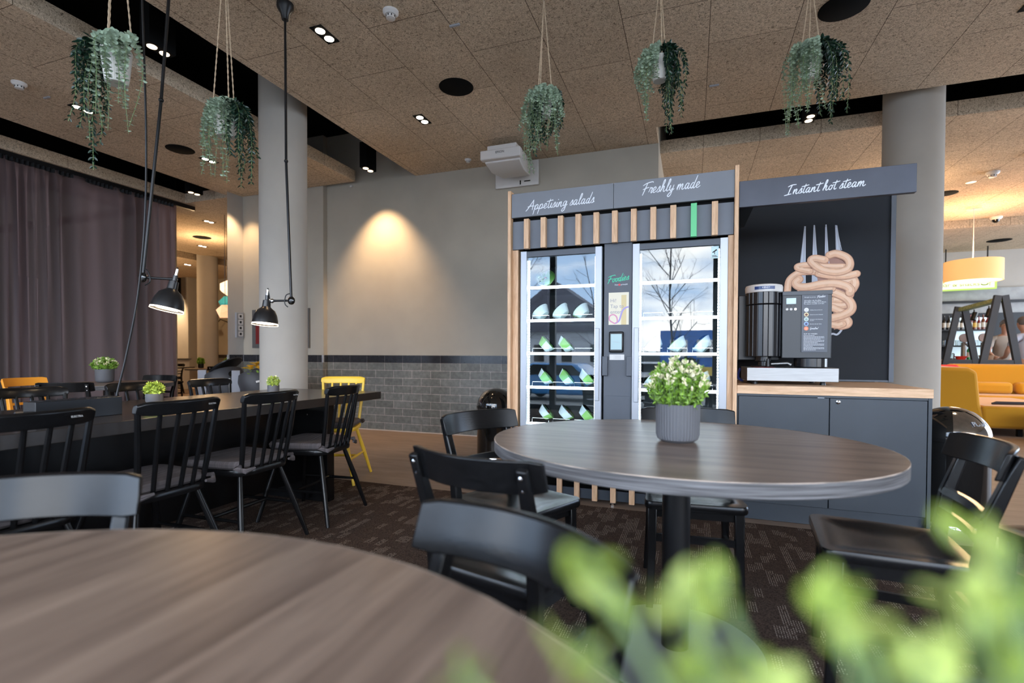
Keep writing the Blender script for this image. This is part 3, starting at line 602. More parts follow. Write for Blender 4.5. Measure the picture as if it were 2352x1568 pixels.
# black box with a jack on the table, and its cable
bx=thing('power_box','slim black metal box with a round jack, lying on the long table','box',(-2.67,1.31,.762))
obj('housing',MB().box((-.048,0,0),(.04,.345,.088)),M['blackm'],bx,bevel=.002); obj('jack_knob',MB().lathe([(0,-.045),(.009,-.045),(.012,-.04),(.012,-.02),(.009,-.018),(.009,0)],(-.012,0,.04),16,ax='Y'),M['chrome'],bx)
m=MB()
for k in range(7): m.box((-.04,.03+.045*k,.088),(.034,.058+.045*k,.091))
obj('lid_slats',m,M['black'],bx)
cb=[(-2.60,1.72,3.47),(-2.62,1.76,2.8),(-2.66,1.80,2.2),(-2.72,1.83,1.75),(-2.72,1.79,1.35),(-2.70,1.72,1.05),(-2.68,1.665,.87),(-2.67,1.655,.83)]
obj('power_cable',MB().tube(catmull(cb,6),.005,8),M['blackm'],label='black cable hanging from ceiling down to the box on the long table',cat='cable')
# ================================================================ CEILING LAMPS (jointed)
def arm_lamp(label,top,mid,elbow,neck,shade_tip,tilt,s=1.0):
    t=thing('pendant_lamp',label,'lamp',tuple(top),0,'black jointed ceiling lamps over the long table'); T=Vector(top)
    L=lambda p: tuple(Vector(p)-T)
    obj('ceiling_mount',MB().lathe([(0,0),(.055,0),(.055,-.03),(.03,-.07),(.022,-.11),(0,-.11)],n=20),M['blackm'],t)
    obj('rod',MB().tube([L(top),L(mid),L(elbow)],.0085,10),M['blackm'],t)
    j=MB(); mm=Vector(L(mid)); j.ico(mm,.014,sub=2); obj('rod_joint',j,M['blackm'],t)
    e=Vector(L(elbow)); n=Vector(L(neck)); obj('elbow_joint',MB().ico(e,.030,(1,.55,1),2),M['gloss'],t)
    obj('arm',MB().tube([e,(e*.93+n*.07),(e*.25+n*.75),n],[.012,.0075,.0075,.010],10),M['blackm'],t)
    obj('neck_joint',MB().ico(n,.017,(1,.7,1),2),M['chrome'],t)
    loop=MB(); a=e+Vector((0,0,.05)); loop.tube(catmull([tuple(a),tuple(e.lerp(n,.22)+Vector((0,-.01,.035))),tuple(e.lerp(n,.28)+Vector((0,-.01,-.02))),tuple(e.lerp(n,.12)+Vector((0,-.01,-.045)))],5),.0035,6); obj('cord_loop',loop,M['blackm'],t)
    c=Vector(L(shade_tip)); sh=bpy.data.objects.new('lamp_shade',None)
    prof=[(.013,.0),(.013,-.03),(.026,-.034),(.029,-.075),(.036,-.082),(.062,-.10),(.078,-.13),(.087,-.165),(.090,-.190),(.094,-.194)]
    m=MB().lathe([(r*s,z*s) for r,z in prof],n=36); sh=obj('lamp_shade',m,M['gloss2'],t); sh.location=c; sh.rotation_euler=tilt; sh.scale=(1,1,1.16)
    inn=[(.091,-.193),(.086,-.165),(.076,-.13),(.060,-.102),(.03,-.088),(0,-.086)]
    obj('inner_reflector',MB().lathe([(r*s,z*s) for r,z in inn],n=36),M['lampin'],sh); obj('light_bulb',MB().ico((0,0,-.135*s),.030*s,sub=2),M['bulb'],sh)
    obj('socket',MB().tube([(0,0,.035*s),(0,0,-.005*s)],.009*s,10),M['chrome'],sh)
    obj('socket_cord',MB().tube([(0,0,.03*s),(0,0,.045*s),tuple((n-c)*.6)],.0035,6),M['blackm'],sh)
    return t,sh
M['gloss2']=mat('satin_black_shade',(.010,.010,.011),.3,coat=.1)
t,sh=arm_lamp('black jointed ceiling lamp on the left, its shade tilted toward the curtain side',(-2.80,2.06,3.475),(-2.863,2.023,2.504),(-2.952,1.973,1.494),(-2.80,2.05,1.487),(-2.775,2.036,1.505),(math.radians(-11),math.radians(6),0),.92)
spot((-2.765,2.035,1.37),9,(-2.74,2.03,0),120,.9,.03)
t,sh=arm_lamp('black jointed ceiling lamp in front of the left column, shade hanging straight',(-2.667,2.749,3.475),(-2.651,2.736,2.391),(-2.608,2.734,1.429),(-2.735,2.69,1.427),(-2.764,2.678,1.466),(math.radians(-5),math.radians(1),0),.93)
spot((-2.764,2.678,1.33),9,(-2.764,2.678,0),120,.9,.03)
# ================================================================ KIOSK
YF=3.54
ks=thing('kiosk_surround','oak and slate surround with lettered header framing the two salad fridges','kiosk',(-.52,YF,0))
o=lambda x:x+.52
for x0,x1 in((-1.312,-1.287),(.247,.272)): obj('side_panel',MB().box((o(x0),-.012,.0),(o(x1),.78,2.285)),M['oak'],ks,bevel=.002)
for x0,x1 in((-1.287,-1.243),(.213,.247)): obj('inner_jamb',MB().box((o(x0),.035,.0),(o(x1),.075,1.85)),M['oak'],ks,bevel=.002)
hd=obj('header_board',MB().box((o(-1.285),0,2.085),(o(-.5295),.03,2.262)),M['slatel'],ks,bevel=.0015); hd2=obj('header_board',MB().box((o(-.5270),0,2.085),(o(.2465),.03,2.262)),M['slatel'],ks,bevel=.0015)
script('lettering','Appetising salads',o(-1.165),o(-.665),2.131,.036,.0062,-.0008,M['whitep'],hd,rise=.018)
script('lettering','Freshly made',o(-.335),o(.035),2.165,.038,.0062,-.0008,M['whitep'],hd2,rise=.015)
obj('header_recess',MB().box((o(-1.287),.04,2.05),(o(.247),.06,2.10)),M['void'],ks)
obj('fascia_panel',MB().box((o(-1.283),.022,1.852),(o(.244),.045,2.060)),M['slate2'] if 'slate2' in M else mat('blue_grey_fascia',(.13,.142,.165),.5,noise=.1,nscale=4),ks)
for k in range(11):
    x=-1.183+.1293*k
    s=obj('slat',MB().box((o(x),-.018,1.846),(o(x+.038),.022,2.066)),M['green'] if k==9 else M['oak'],ks,bevel=.0015)
    if k==9: s['label']='green painted slat'
    obj('base_slat',MB().box((o(x),-.012,.022),(o(x+.038),.012,.40)),M['oak'],ks,bevel=.0015)
for z0,z1 in((.36,.40),(.205,.25),(.03,.10)): obj('base_rail',MB().box((o(-1.287),.012,z0),(o(.247),.03,z1)),M['slated'],ks)
obj('base_void',MB().box((o(-1.287),.2,.02),(o(.247),.22,.46)),M['void'],ks)
obj('lower_panel',MB().box((o(-1.287),.03,.40),(o(.247),.05,.515)),M['slated'],ks)
obj('back_panel',MB().box((o(-1.287),.74,0),(o(.247),.78,2.05)),M['void'],ks); obj('top_panel',MB().box((o(-1.287),.05,1.90),(o(.247),.78,1.93)),M['void'],ks)
pr_=MB()
for x in(-1.18,-.52,.12): pr_.lathe([(.0,0),(.02,0),(.02,.008),(.008,.012),(.008,.03)],(o(x),0,0),14)
obj('levelling_foot',pr_,M['chrome'],ks)
# control pillar
cp=thing('control_pillar','dark pillar with tablet, poster and green logo between the two salad fridges','control pillar',(-.50,3.585,.5))
q=lambda x:x+.50
obj('pillar_body',MB().box((q(-.598),0,.0),(q(-.402),.10,1.39)),M['slate'],cp,bevel=.002)
obj('lower_hatch',MB().box((q(-.592),-.004,.0),(q(-.408),.0,.272)),M['slate'],cp,bevel=.0015)
for x0,x1 in((-.604,-.566),(-.436,-.398)): obj('lock_case',MB().box((q(x0),-.028,.415),(q(x1),.0,.553)),M['slate'],cp,bevel=.003)
script('logo','Foodies',q(-.572),q(-.425),1.075,.026,.0055,-.0012,mat('logo_green',(.05,.52,.30),.5),cp,rise=.12)
ps=obj('poster',MB().box((q(-.564),-.003,.776),(q(-.423),-.0,1.004)),mat('pale_yellow_poster',(.72,.66,.52),.5),cp)
m=MB(); m.box((q(-.475),-.0036,.776),(q(-.440),-.0032,.985)); obj('tan_stripe',m,mat('tan_stripe',(.62,.50,.26),.5),ps)
gm=mat('grey_print',(.30,.30,.33),.6)
for i,s in enumerate(('Hi!','Tap to','enter')): letter('lettering',s,.036,gm,ps,(q(-.553),-.0045,.946-.040*i),align='LEFT')
m=MB(); ribbon(m,[(q(-.515),.785),(q(-.53),.79),(q(-.557),.81),(q(-.555),.838),(q(-.53),.848),(q(-.508),.832),(q(-.502),.800),(q(-.51),.788)],.009,-.0042,6,th=1); obj('pink_ribbon_print',m,mat('pink_print',(.62,.25,.38),.5),ps)
m=MB(); ribbon(m,[(q(-.515),.786),(q(-.49),.805),(q(-.478),.84),(q(-.466),.875),(q(-.445),.895),(q(-.424),.900)],.011,-.0043,6,th=1); obj('violet_ribbon_print',m,mat('violet_print',(.34,.28,.58),.5),ps)
m=MB(); m.lathe([(0,-.001),(.0075,-.001)],(q(-.490),-.001,1.058),18,ax='Y'); obj('red_dot',m,mat('red_print',(.75,.06,.08),.5),cp)
letter('lettering','from',.014,M['whitep'],cp,(q(-.508),-.0015,1.058)); letter('lettering','prima24',.014,M['whitep'],cp,(q(-.457),-.0015,1.059))
tb=obj('tablet',MB().box((q(-.558),-.022,.580),(q(-.456),.0,.728)),M['blackm'],cp,bevel=.008)
obj('tablet_screen',MB().box((q(-.545),-.0235,.600),(q(-.468),-.0225,.710)),mat('tablet_display',(.1,.1,.1),.2,emit=(.45,.78,.95),es=.3),tb); m=MB(); ribbon(m,[(q(-.524),.657),(q(-.51),.655),(q(-.50),.651),(q(-.49),.652)],.002,-.0238,3,th=1); obj('screen_squiggle',m,gm,tb)
st=obj('notice_label',MB().box((q(-.556),-.0015,.527),(q(-.452),0,.566)),M['white'],cp,bevel=.001)
m=MB()
for k in range(5): m.box((q(-.530+.012*(k%2)),-.0022,.534+.006*k),(q(-.476),-.0018,.5355+.006*k))
obj('fine_print',m,gm,st)
# fridges
M['fin']=mat('dark_fridge_interior',(.012,.015,.018),.45); M['shelfglass']=glass_mat('shelf_glass',.03,(.7,.85,.85)); M['slate_rail']=M['slate']
def fridge(name,label,x0,x1,hside):
    w=x1-x0; t=thing(name,label,'refrigerator',((x0+x1)/2,3.565,.5),0,'glass-door salad fridges'); h=w/2
    b=MB(); b.box((-h,.05,0),(-h+.02,.68,1.345)); b.box((h-.02,.05,0),(h,.68,1.345)); b.box((-h,.66,0),(h,.68,1.345)); b.box((-h,.05,1.325),(h,.68,1.345)); b.box((-h,.05,0),(h,.68,.02)); obj('cabinet',b,M['fin'],t,smooth=False)
    f=MB(); iw=h-.048
    for a,c in((-h,-iw),(iw,h)): f.box((a,0,.01),(c,.045,1.335))
    d=obj('door',f,M['alu'],t,bevel=.002); obj('door_head',MB().box((-iw,.004,1.292),(iw,.045,1.33)),M['slate'],d); obj('door_sill',MB().box((-iw,.004,.012),(iw,.045,.035)),M['alu'],d)
    obj('glass_pane',MB().box((-iw,.020,.035),(iw,.026,1.292)),M['glass'],d,smooth=False)
    hx=hside*(h-.030); obj('door_handle',MB().box((hx-.016,-.014,.235),(hx+.016,.0,.752)),M['alu'],d,bevel=.003)
    for s in(-1,1):
        l=MB()
        for k in range(62): l.cbox((s*(iw-.006),.050,.045+.020*k),(.008,.010,.0150))
        obj('led_strip',l,M['led'],t,smooth=False)
    for z in(1.075,.826,.577,.322,.045):
        s=obj('shelf',MB().box((-iw+.01,.075,z-.008),(iw-.01,.56,z)),M['shelfglass'],t,smooth=False)
        obj('shelf_light',MB().box((-iw+.012,.062,z-.016),(iw-.012,.076,z+.004)),M['led'],s,smooth=False)
        if z<1.0:
            m=MB(); 
            for k in range(3): xa=-iw+.02+k*(2*iw-.02)/3; m.tube([(xa,.09,z),(xa,.09,z+.035),(xa+.13,.09,z+.035),(xa+.13,.09,z)],.0016,4); m.tube([(xa,.09,z+.035),(xa,.5,z+.035)],.0016,4)
            obj('wire_divider',m,M['chrome'],s)
    return t
fl=fridge('display_fridge','left glass-door salad fridge with bowls on all five lit shelves',-1.221,-.611,1)
fr_=fridge('display_fridge','right glass-door salad fridge with a camera notice in its top corner',-.398,.213,-1)
n_=obj('camera_notice',MB().box((.205,.018,1.205),(.25,.0195,1.285)),mat('pale_notice',(.55,.72,.74),.5),fr_)
m=MB(); m.rings([[(.209,.0170,1.246),(.214,.0170,1.241),(.240,.0170,1.258),(.235,.0170,1.266)],[(.209,.0178,1.246),(.214,.0178,1.241),(.240,.0178,1.258),(.235,.0178,1.266)]]); m.box((.222,.017,1.232),(.226,.0178,1.250)); m.box((.209,.017,1.221),(.236,.0178,1.225)); m.box((.209,.017,1.213),(.242,.0178,1.217)); obj('camera_symbol',m,M['blackm'],n_)
# salad bowls
bw=mat('white_ribbed_bowl',(.66,.70,.70),.4); bgr=mat('green_card_sleeve',(.26,.52,.12),.5); food=[mat('lettuce',(.12,.25,.05),.7,noise=.6,nscale=60),mat('red_filling',(.45,.06,.03),.6,noise=.5,nscale=50)]
bowl0=None
def bowl(i,label,x,z,ang,spin,y=3.745):
    global bowl0
    if bowl0 is None:
        t=thing('salad_bowl',label,'salad bowl',(0,0,0),0,'packed salad bowls in the fridges')
        prof=[(0,.0)]+[(.044,.0)]; m=MB(); n=48; rs=[]
        for r,zz in((.040,0),(.046,.003),(.058,.026),(.069,.050),(.0745,.056),(.0745,.059)):
            rs.append([((r+(.0009*(k%2) if .003<zz<.055 else 0))*math.cos(2*PI*k/n)*1.0,(r+(.0009*(k%2) if .003<zz<.055 else 0))*math.sin(2*PI*k/n)*.92,zz) for k in range(n)])
        m.rings(rs,cap=False); m.add([(0,0,0)]+rs[0],[tuple([0,1+(k+1)%n,1+k]) for k in range(n)]); obj('bowl',m,bw,t,ang=60)
        s=MB(); rs=[]
        for r,zz in((.0475,.002),(.0595,.026),(.0705,.050),(.077,.060),(.060,.068),(.03,.070)):
            rs.append([(r*math.cos(a),r*.92*math.sin(a),zz) for a in [math.radians(-122+64*k/12) for k in range(13)]])
        s.rings(rs,closed=False); obj('card_sleeve',s,bgr,t)
        s=MB(); rs=[]
        for r,zz in((.077,.060),(.060,.0682),(.0,.0705)): rs.append([(r*math.cos(a),r*.92*math.sin(a),zz) for a in [math.radians(-58+95*k/12) for k in range(13)]])
        s.rings(rs,closed=False); obj('card_sleeve',s,bgr,t)
        f=MB(); 
        for k in range(16): a=k*2.4; r=.05*math.sqrt((k+.5)/16); f.ico((r*math.cos(a),r*math.sin(a),.045),.014,(1,1,.7),1)
        obj('salad',f,food[0],t); f=MB()
        for k in range(6): a=k*2.1+1; f.ico((.02+.016*math.cos(a),.012*math.sin(a),.056),.009,(1,1,.7),1)
        obj('topping',f,food[1],t)
        obj('lid',MB().lathe([(.0755,.059),(.071,.066),(.052,.078),(.0,.080)],n=32),M['clear'],t)
        bowl0=t; r_=t
    else: r_=dup(bowl0,(0,0,0),0,label)
    r_.location=(x,y,z-.02); r_.rotation_mode='ZYX'; r_.rotation_euler=(math.radians(-14),math.radians(ang),math.radians(spin)); return r_
L_=lambda row,pos: 'salad bowl on the %s shelf of the left fridge, %s'%(row,pos)
R_=lambda row,pos: 'salad bowl on the %s shelf of the right fridge, %s'%(row,pos)
bowl(0,L_('top','the only one there'),-1.075,1.645,8,120).rotation_euler=(math.radians(62),math.radians(8),math.radians(40))
for lab,x,z,a,sp in((L_('second','left of three'),-1.085,1.385,-44,200),(L_('second','middle of three'),-.925,1.385,-44,150),(L_('second','right of three'),-.765,1.385,-44,250),
 (L_('middle','left of two'),-1.10,1.135,46,330),(L_('middle','right of two'),-.945,1.135,46,10),
 (L_('fourth','left of three'),-1.105,.885,50,20),(L_('fourth','middle of three'),-.94,.885,50,350),(L_('fourth','right of three'),-.78,.885,46,40),
 (L_('bottom','left of three'),-1.10,.610,50,70),(L_('bottom','middle of three'),-.94,.610,45,100),(L_('bottom','right of three'),-.78,.610,48,30),
 (R_('middle','left of three'),-.235,1.13,-44,180),(R_('middle','middle of three'),-.07,1.13,-44,220),(R_('middle','right of three'),.095,1.13,-44,150),
 (R_('fourth','left, behind the plant'),-.235,.885,-44,160),(R_('fourth','middle, behind plant top'),-.07,.885,-44,200),(R_('fourth','right of the plant'),.09,.885,-40,260)):
    bowl(1,lab,x,z,a,sp)
# ================================================================ COUNTER + POSTER + STEAM MACHINE
cc=thing('counter_cabinet','dark blue-grey base cabinet with two doors right of the fridges','cabinet',(.79,YF,.004))
g=lambda x:x-.79
obj('carcass',MB().box((g(.274),.02,.095),(g(1.306),.83,.813)),M['slated'],cc,smooth=False); obj('plinth',MB().box((g(.274),.03,0),(g(1.300),.80,.095)),M['slated'],cc)
d1=obj('door',MB().box((g(.285),.0,.118),(g(.791),.02,.797)),M['slated'],cc,bevel=.0015); d2=obj('door',MB().box((g(.796),.0,.118),(g(1.285),.02,.797)),M['slated'],cc,bevel=.0015)
obj('side_post',MB().box((g(1.288),-.004,.0),(g(1.306),.02,.813)),M['slated'],cc); obj('top_rail',MB().box((g(.274),-.002,.800),(g(1.287),.02,.813)),M['slated'],cc)
obj('lock',MB().lathe([(.013,-.0),(.012,-.004),(.005,-.006),(0,-.003)],(g(.838),-.0,.775),20,ax='Y'),M['chrome'],d2); obj('catch_plate',MB().box((g(.73),-.002,.797),(g(.765),.001,.8005)),M['alu'],cc)
obj('worktop',MB().box((.273,YF-.005,.817),(1.312,4.36,.870)),M['oakx'],bevel=.002,label='light oak worktop on the dark cabinet under the steam machine',cat='worktop')
pb=thing('backboard','dark printed board with pasta on a fork behind the steam machine','poster',(.82,4.385,.872))
k_=lambda x:x-.82
obj('board',MB().box((k_(.275),.0,0),(k_(1.368),.03,1.42)),M['poster'],pb); obj('side_trim',MB().box((k_(1.350),-.018,0),(k_(1.380),.03,1.42)),M['slate'],pb)
obj('foot_trim',MB().box((k_(.275),-.012,0),(k_(1.35),.0,.012)),M['slate'],pb)
FK={'t1':[(.798,2.056),(.809,2.054),(.811,1.71),(.814,1.61),(.778,1.62),(.772,1.764)],'t2':[(.86,2.059),(.87,2.058),(.887,1.816),(.893,1.633),(.853,1.623),(.855,1.818)],'t3':[(.938,2.056),(.947,2.056),(.967,1.758),(.967,1.70),(.937,1.70),(.937,1.76)],'t4':[(1.002,2.047),(1.016,2.044),(1.043,1.841),(1.049,1.783),(1.047,1.748),(1.018,1.75),(1.009,1.855)]}
m=MB(); m2=MB()
fkm=mat('printed_fork_grey',(.42,.45,.52),.5)
for p in FK.values():
    m=MB(); m.add([(k_(x),-.0006,z-.872) for x,z in p],[tuple(range(len(p)))]); obj('fork_tine_print',m,fkm,pb,smooth=False)
    cx=(p[0][0]+p[1][0])/2; bx_=sum(v[0] for v in p[2:])/len(p[2:]); ribbon(m2,[(k_(cx-.003),p[0][1]-.872-.02),(k_(bx_-.010),p[-1][1]-.872)],.005,-.0009,2,th=1); ribbon(m2,[(k_(cx+.003),p[0][1]-.872-.02),(k_(bx_+.014),p[-1][1]-.872)],.003,-.0009,2,th=1)
m=MB(); ribbon(m,[(k_(x),z-.872) for x,z in((.974,1.224),(.999,1.229),(1.025,1.223),(1.05,1.252),(1.064,1.293))],.014,-.0008,6)
obj('fork_handle_print',m,fkm,pb,smooth=False); obj('fork_highlight_print',m2,mat('printed_fork_light',(.55,.60,.70),.45),pb,smooth=False)
fill=[(.828,1.79),(.90,1.78),(.966,1.825),(1.05,1.81),(1.098,1.775),(1.10,1.70),(1.145,1.672),(1.140,1.60),(1.101,1.52),(1.125,1.435),(1.103,1.345),(1.064,1.285),(1.004,1.258),(.99,1.575),(.90,1.60),(.89,1.65),(.886,1.73)]
m=MB(); m.add([(k_(x),-.0007,z-.872) for x,z in fill],[tuple(range(len(fill)))]); obj('pasta_shade_print',m,mat('printed_pasta_shadow',(.36,.17,.12),.5),pb,smooth=False)
PS=[([(.979,1.623),(1.07,1.613),(1.119,1.634),(1.135,1.599),(1.12,1.56)],.045),([(1.001,1.482),(1.052,1.486),(1.101,1.513),(1.10,1.56)],.042),([(.99,1.446),(1.05,1.438),(1.092,1.445)],.038),([(.99,1.427),(1.04,1.40),(1.073,1.38)],.04),
([(.99,1.335),(1.06,1.345),(1.092,1.325),(1.089,1.298),(1.049,1.285)],.044),([(.988,1.30),(1.03,1.29),(1.06,1.30)],.04),([(.98,1.55),(1.071,1.502),(1.112,1.449),(1.110,1.402),(1.063,1.369),(.99,1.347)],.047),([(.778,1.567),(.867,1.578),(.99,1.568)],.036),
([(.688,1.56),(.700,1.645),(.756,1.695),(.824,1.705),(.886,1.700)],.038),([(.839,1.707),(.765,1.730),(.758,1.750),(.823,1.757),(.896,1.752)],.036),([(.767,1.650),(.742,1.622),(.767,1.594),(.825,1.589),(.918,1.606),(1.0,1.608),(1.07,1.588),(1.105,1.558),(1.101,1.533)],.046),
([(.897,1.686),(.968,1.668),(1.069,1.660),(1.143,1.673)],.040),([(.896,1.742),(.968,1.735),(1.058,1.730)],.036),([(.966,1.822),(1.007,1.831),(1.062,1.808),(1.090,1.78),(1.098,1.739),(1.078,1.705),(1.009,1.690),(.917,1.714),(.858,1.765),(.846,1.793),(.874,1.803),(.936,1.786)],.043)]
sa,sb,sc_=MB(),MB(),MB()
for i,(P,w) in enumerate(PS):
    Q=[(k_(x),z-.872) for x,z in P]; y=-.0010-.0007*i
    w*=1.32; ribbon(sa,Q,w,y,8); ribbon(sb,[(x,z+.002) for x,z in Q],w*.82,y-.00011,8); ribbon(sc_,[(x-.001,z+.007) for x,z in Q],w*.34,y-.00022,8,th=1)
obj('pasta_edge_print',sa,mat('printed_pasta_edge',(.50,.24,.14),.5),pb,smooth=False); obj('pasta_print',sb,mat('printed_pasta',(.74,.43,.26),.5,noise=.12,nscale=25),pb,smooth=False); obj('pasta_light_print',sc_,mat('printed_pasta_light',(.84,.56,.38),.5),pb,smooth=False)
sn=thing('sign_board','long dark sign board lettered Instant hot steam above the counter','sign',(.74,YF+.002,2.09))
s_=lambda x:x-.74
b_=obj('board',MB().box((s_(.274),0,-.075),(s_(1.216),.035,.092)),mat('dark_sign_slate',(.058,.064,.088),.42,noise=.22,nscale=3),sn,bevel=.002)
script('lettering','Instant hot steam',s_(.545),s_(.962),-.022,.030,.0060,-.0008,M['whitep'],b_,rise=.028)
m=MB(); m.prism([(s_(.274),-.075),(s_(.36),-.075),(s_(.31),-.19),(s_(.274),-.20)],.03,.055,'Y'); obj('side_triangle',m,M['void'],sn)  # thin black triangular plate under the sign's left end
# steam machine
sm=thing('steam_machine','black instant steam cooking machine with ribbed cylinder on steel tray','steam machine',(.60,3.72,.8705))
e_=lambda x:x-.60
obj('steel_tray',MB().box((e_(.345),-.02,.022),(e_(.879),.40,.112)),M['steel'],sm,bevel=.003)
ft=MB()
for x in(.40,.80): 
    for y in(.03,.35): ft.lathe([(.0,0),(.018,0),(.014,.022),(0,.022)],(e_(x),y,0),12)
obj('foot',ft,M['blackm'],sm)
dk=mat('dark_machine_plastic',(.022,.026,.032),.4)
obj('rear_body',MB().box((e_(.305),.17,.16),(e_(.565),.36,.615)),dk,sm,bevel=.004); obj('main_body',MB().box((e_(.560),.03,.175),(e_(.846),.36,.615)),dk,sm,bevel=.004)
obj('top_lip',MB().box((e_(.560),.024,.590),(e_(.848),.36,.617)),mat('machine_trim',(.045,.052,.065),.4),sm,bevel=.002)
def ribbed(r,z0,z1,n=22): 
    m=MB(); rs=[]
    for z,rr in((z0,r*.97),(z0+.004,r),(z1-.004,r),(z1,r*.97)):
        ring=[]
        for k in range(n):
            for f,dr in((0,-.0035),(.10,0),(.9,0),(1.0,-.0035)): a=2*PI*(k+f*.999)/n; ring.append((e_(.457)+(rr+dr)*math.cos(a),.105+(rr+dr)*math.sin(a),z))
        rs.append(ring)
    m.rings(rs); return m
cm=mat('ribbed_cylinder_black',(.010,.010,.012),.25)
obj('ribbed_cylinder',ribbed(.112,.185,.535),cm,sm,ang=20); obj('ribbed_collar',ribbed(.114,.538,.620),cm,sm,ang=20)
cap=obj('white_cap',MB().lathe([(0,.618),(.112,.618),(.116,.622),(.117,.655),(.112,.668),(.09,.674),(0,.676)],(e_(.457),.105,0),44),M['white'],sm)
lb=MB(); rs=[[(e_(.457)+.1178*math.cos(a),.105+.1178*math.sin(a),z) for a in[math.radians(-125+62*k/10) for k in range(11)]] for z in(.634,.655)]; lb.rings(rs,closed=False); obj('blue_badge',lb,mat('blue_badge',(.01,.04,.16),.3),cap)
letter('lettering','KENST',.016,M['whitep'],cap,(e_(.457),.105-.1186,.6445))
obj('nozzle',MB().lathe([(.05,.185),(.05,.155),(.03,.15),(.03,.125),(.075,.122),(.078,.114),(0,.114)],(e_(.457),.105,0),28),cm,sm); obj('red_ring',MB().lathe([(.058,.1125),(.074,.1125),(.076,.118),(.058,.118),(.058,.1125)],(e_(.457),.105,0),32),mat('red_rubber',(.6,.02,.02),.4),sm)
obj('steam_pipe',MB().tube([(e_(.50),.06,.135),(e_(.60),.06,.142),(e_(.62),.06,.13)],[.010,.010,.014],10),M['steel'],sm); obj('control_stem',MB().tube([(e_(.475),.0,.12),(e_(.475),.0,.17)],[.014,.010],10),M['blackm'],sm)
obj('bowl_holder',MB().rings([[(e_(.745)+r*math.cos(2*PI*k/40)*(1.0 if k%4 else .97),.115+r*math.sin(2*PI*k/40)*(1.0 if k%4 else .97),z) for k in range(40)] for z,r in((.113,.09),(.118,.098),(.172,.098),(.176,.09))]),cm,sm,ang=15)
dp=obj('display',MB().box((e_(.583),.026,.533),(e_(.641),.031,.573)),mat('lcd_display',(.3,.4,.45),.3,emit=(.45,.62,.70),es=.22),sm,bevel=.002)
for x in(.588,.612,.637): obj('button',MB().lathe([(0,-.004),(.007,-.004),(.009,0)],(e_(x),.03,.499),16,ax='Y'),M['chrome'] if x>.63 else M['white'],sm)
for x in(.590,.612,.634): obj('button',MB().cbox((e_(x),.028,.5225),(.010,.004,.003)),M['blackm'],sm)
ip=obj('instruction_panel',MB().box((e_(.673),.0225,.215),(e_(.822),.024,.590)),mat('instruction_card',(.075,.085,.108),.45),sm)
letter('lettering','Brought to you by',.0085,M['whitep'],ip,(e_(.688),.022,.574),align='LEFT'); script('logo','Foodies',e_(.760),e_(.806),.569,.0075,.0017,.0218,M['whitep'],ip,rise=.1)
for i,(a,b2) in enumerate(((.686,.785),(.686,.812),(.686,.800))): script('script_line',('Genießen die leichten','gerichte instant hot steam','in einer minte mit dir')[i],e_(a),e_(b2),.549-.0105*i,.0035,.0009,.0218,M['whitep'],ip)
cols=[(.70,.70,.68),(.72,.62,.36),(.55,.66,.60),(.30,.45,.75),(.75,.22,.12)]
for i,c in enumerate(cols):
    z=.492-.0305*i; dd=obj('step_picture',MB().lathe([(0,-.0006),(.0135,-.0006)],(e_(.700),.0224,z),24,ax='Y'),mat('step_print_%s'%('white','yellow','mint','blue','red')[i],c,.5),ip)
    obj('step_print',MB().lathe([(0,-.0012),(.008,-.0012)],(e_(.700),.0224,z-.001),16,ax='Y'),mat('step_detail_%s'%('white','yellow','mint','blue','red')[i],[(.6,.6,.6),(.16,.05,.03),(.25,.35,.36),(.06,.06,.16),(.85,.35,.22)][i],.5),dd)
for i,s in enumerate(('Wählen Sie ein Gericht','Deckel von der Schüssel','Schüssel in die Maschine','Drücken Sie die Taste')): letter('lettering',s,.0075,M['whitep'],ip,(e_(.720),.0218,.490-.0305*i),align='LEFT')
letter('lettering','einsetzen',.0065,M['whitep'],ip,(e_(.720),.0218,.421),align='LEFT'); script('lettering','Genießen!',e_(.720),e_(.768),.365,.007,.0014,.0218,M['whitep'],ip)
letter('lettering','GUT ZU WISSEN',.0105,M['whitep'],ip,(e_(.686),.0218,.334),align='LEFT')
m=MB(); rr=random.Random(4)
for k in range(13):
    z=.322-.0078*k; x=e_(.686); end=e_(.686+(.118 if k%3 else rr.uniform(.05,.1)))
    while x<end: w_=rr.uniform(.004,.012); m.box((x,.0216,z),(min(x+w_,end),.0220,z+.0022)); x+=w_+.002
obj('fine_print',m,M['whitep'],ip,smooth=False)
obj('blue_cable',MB().tube(catmull([(e_(.315),.12,.10),(e_(.300),.09,.06),(e_(.305),.06,.03),(e_(.33),.10,.015)],5),.008,8),mat('blue_cable',(.01,.02,.12),.3),sm)
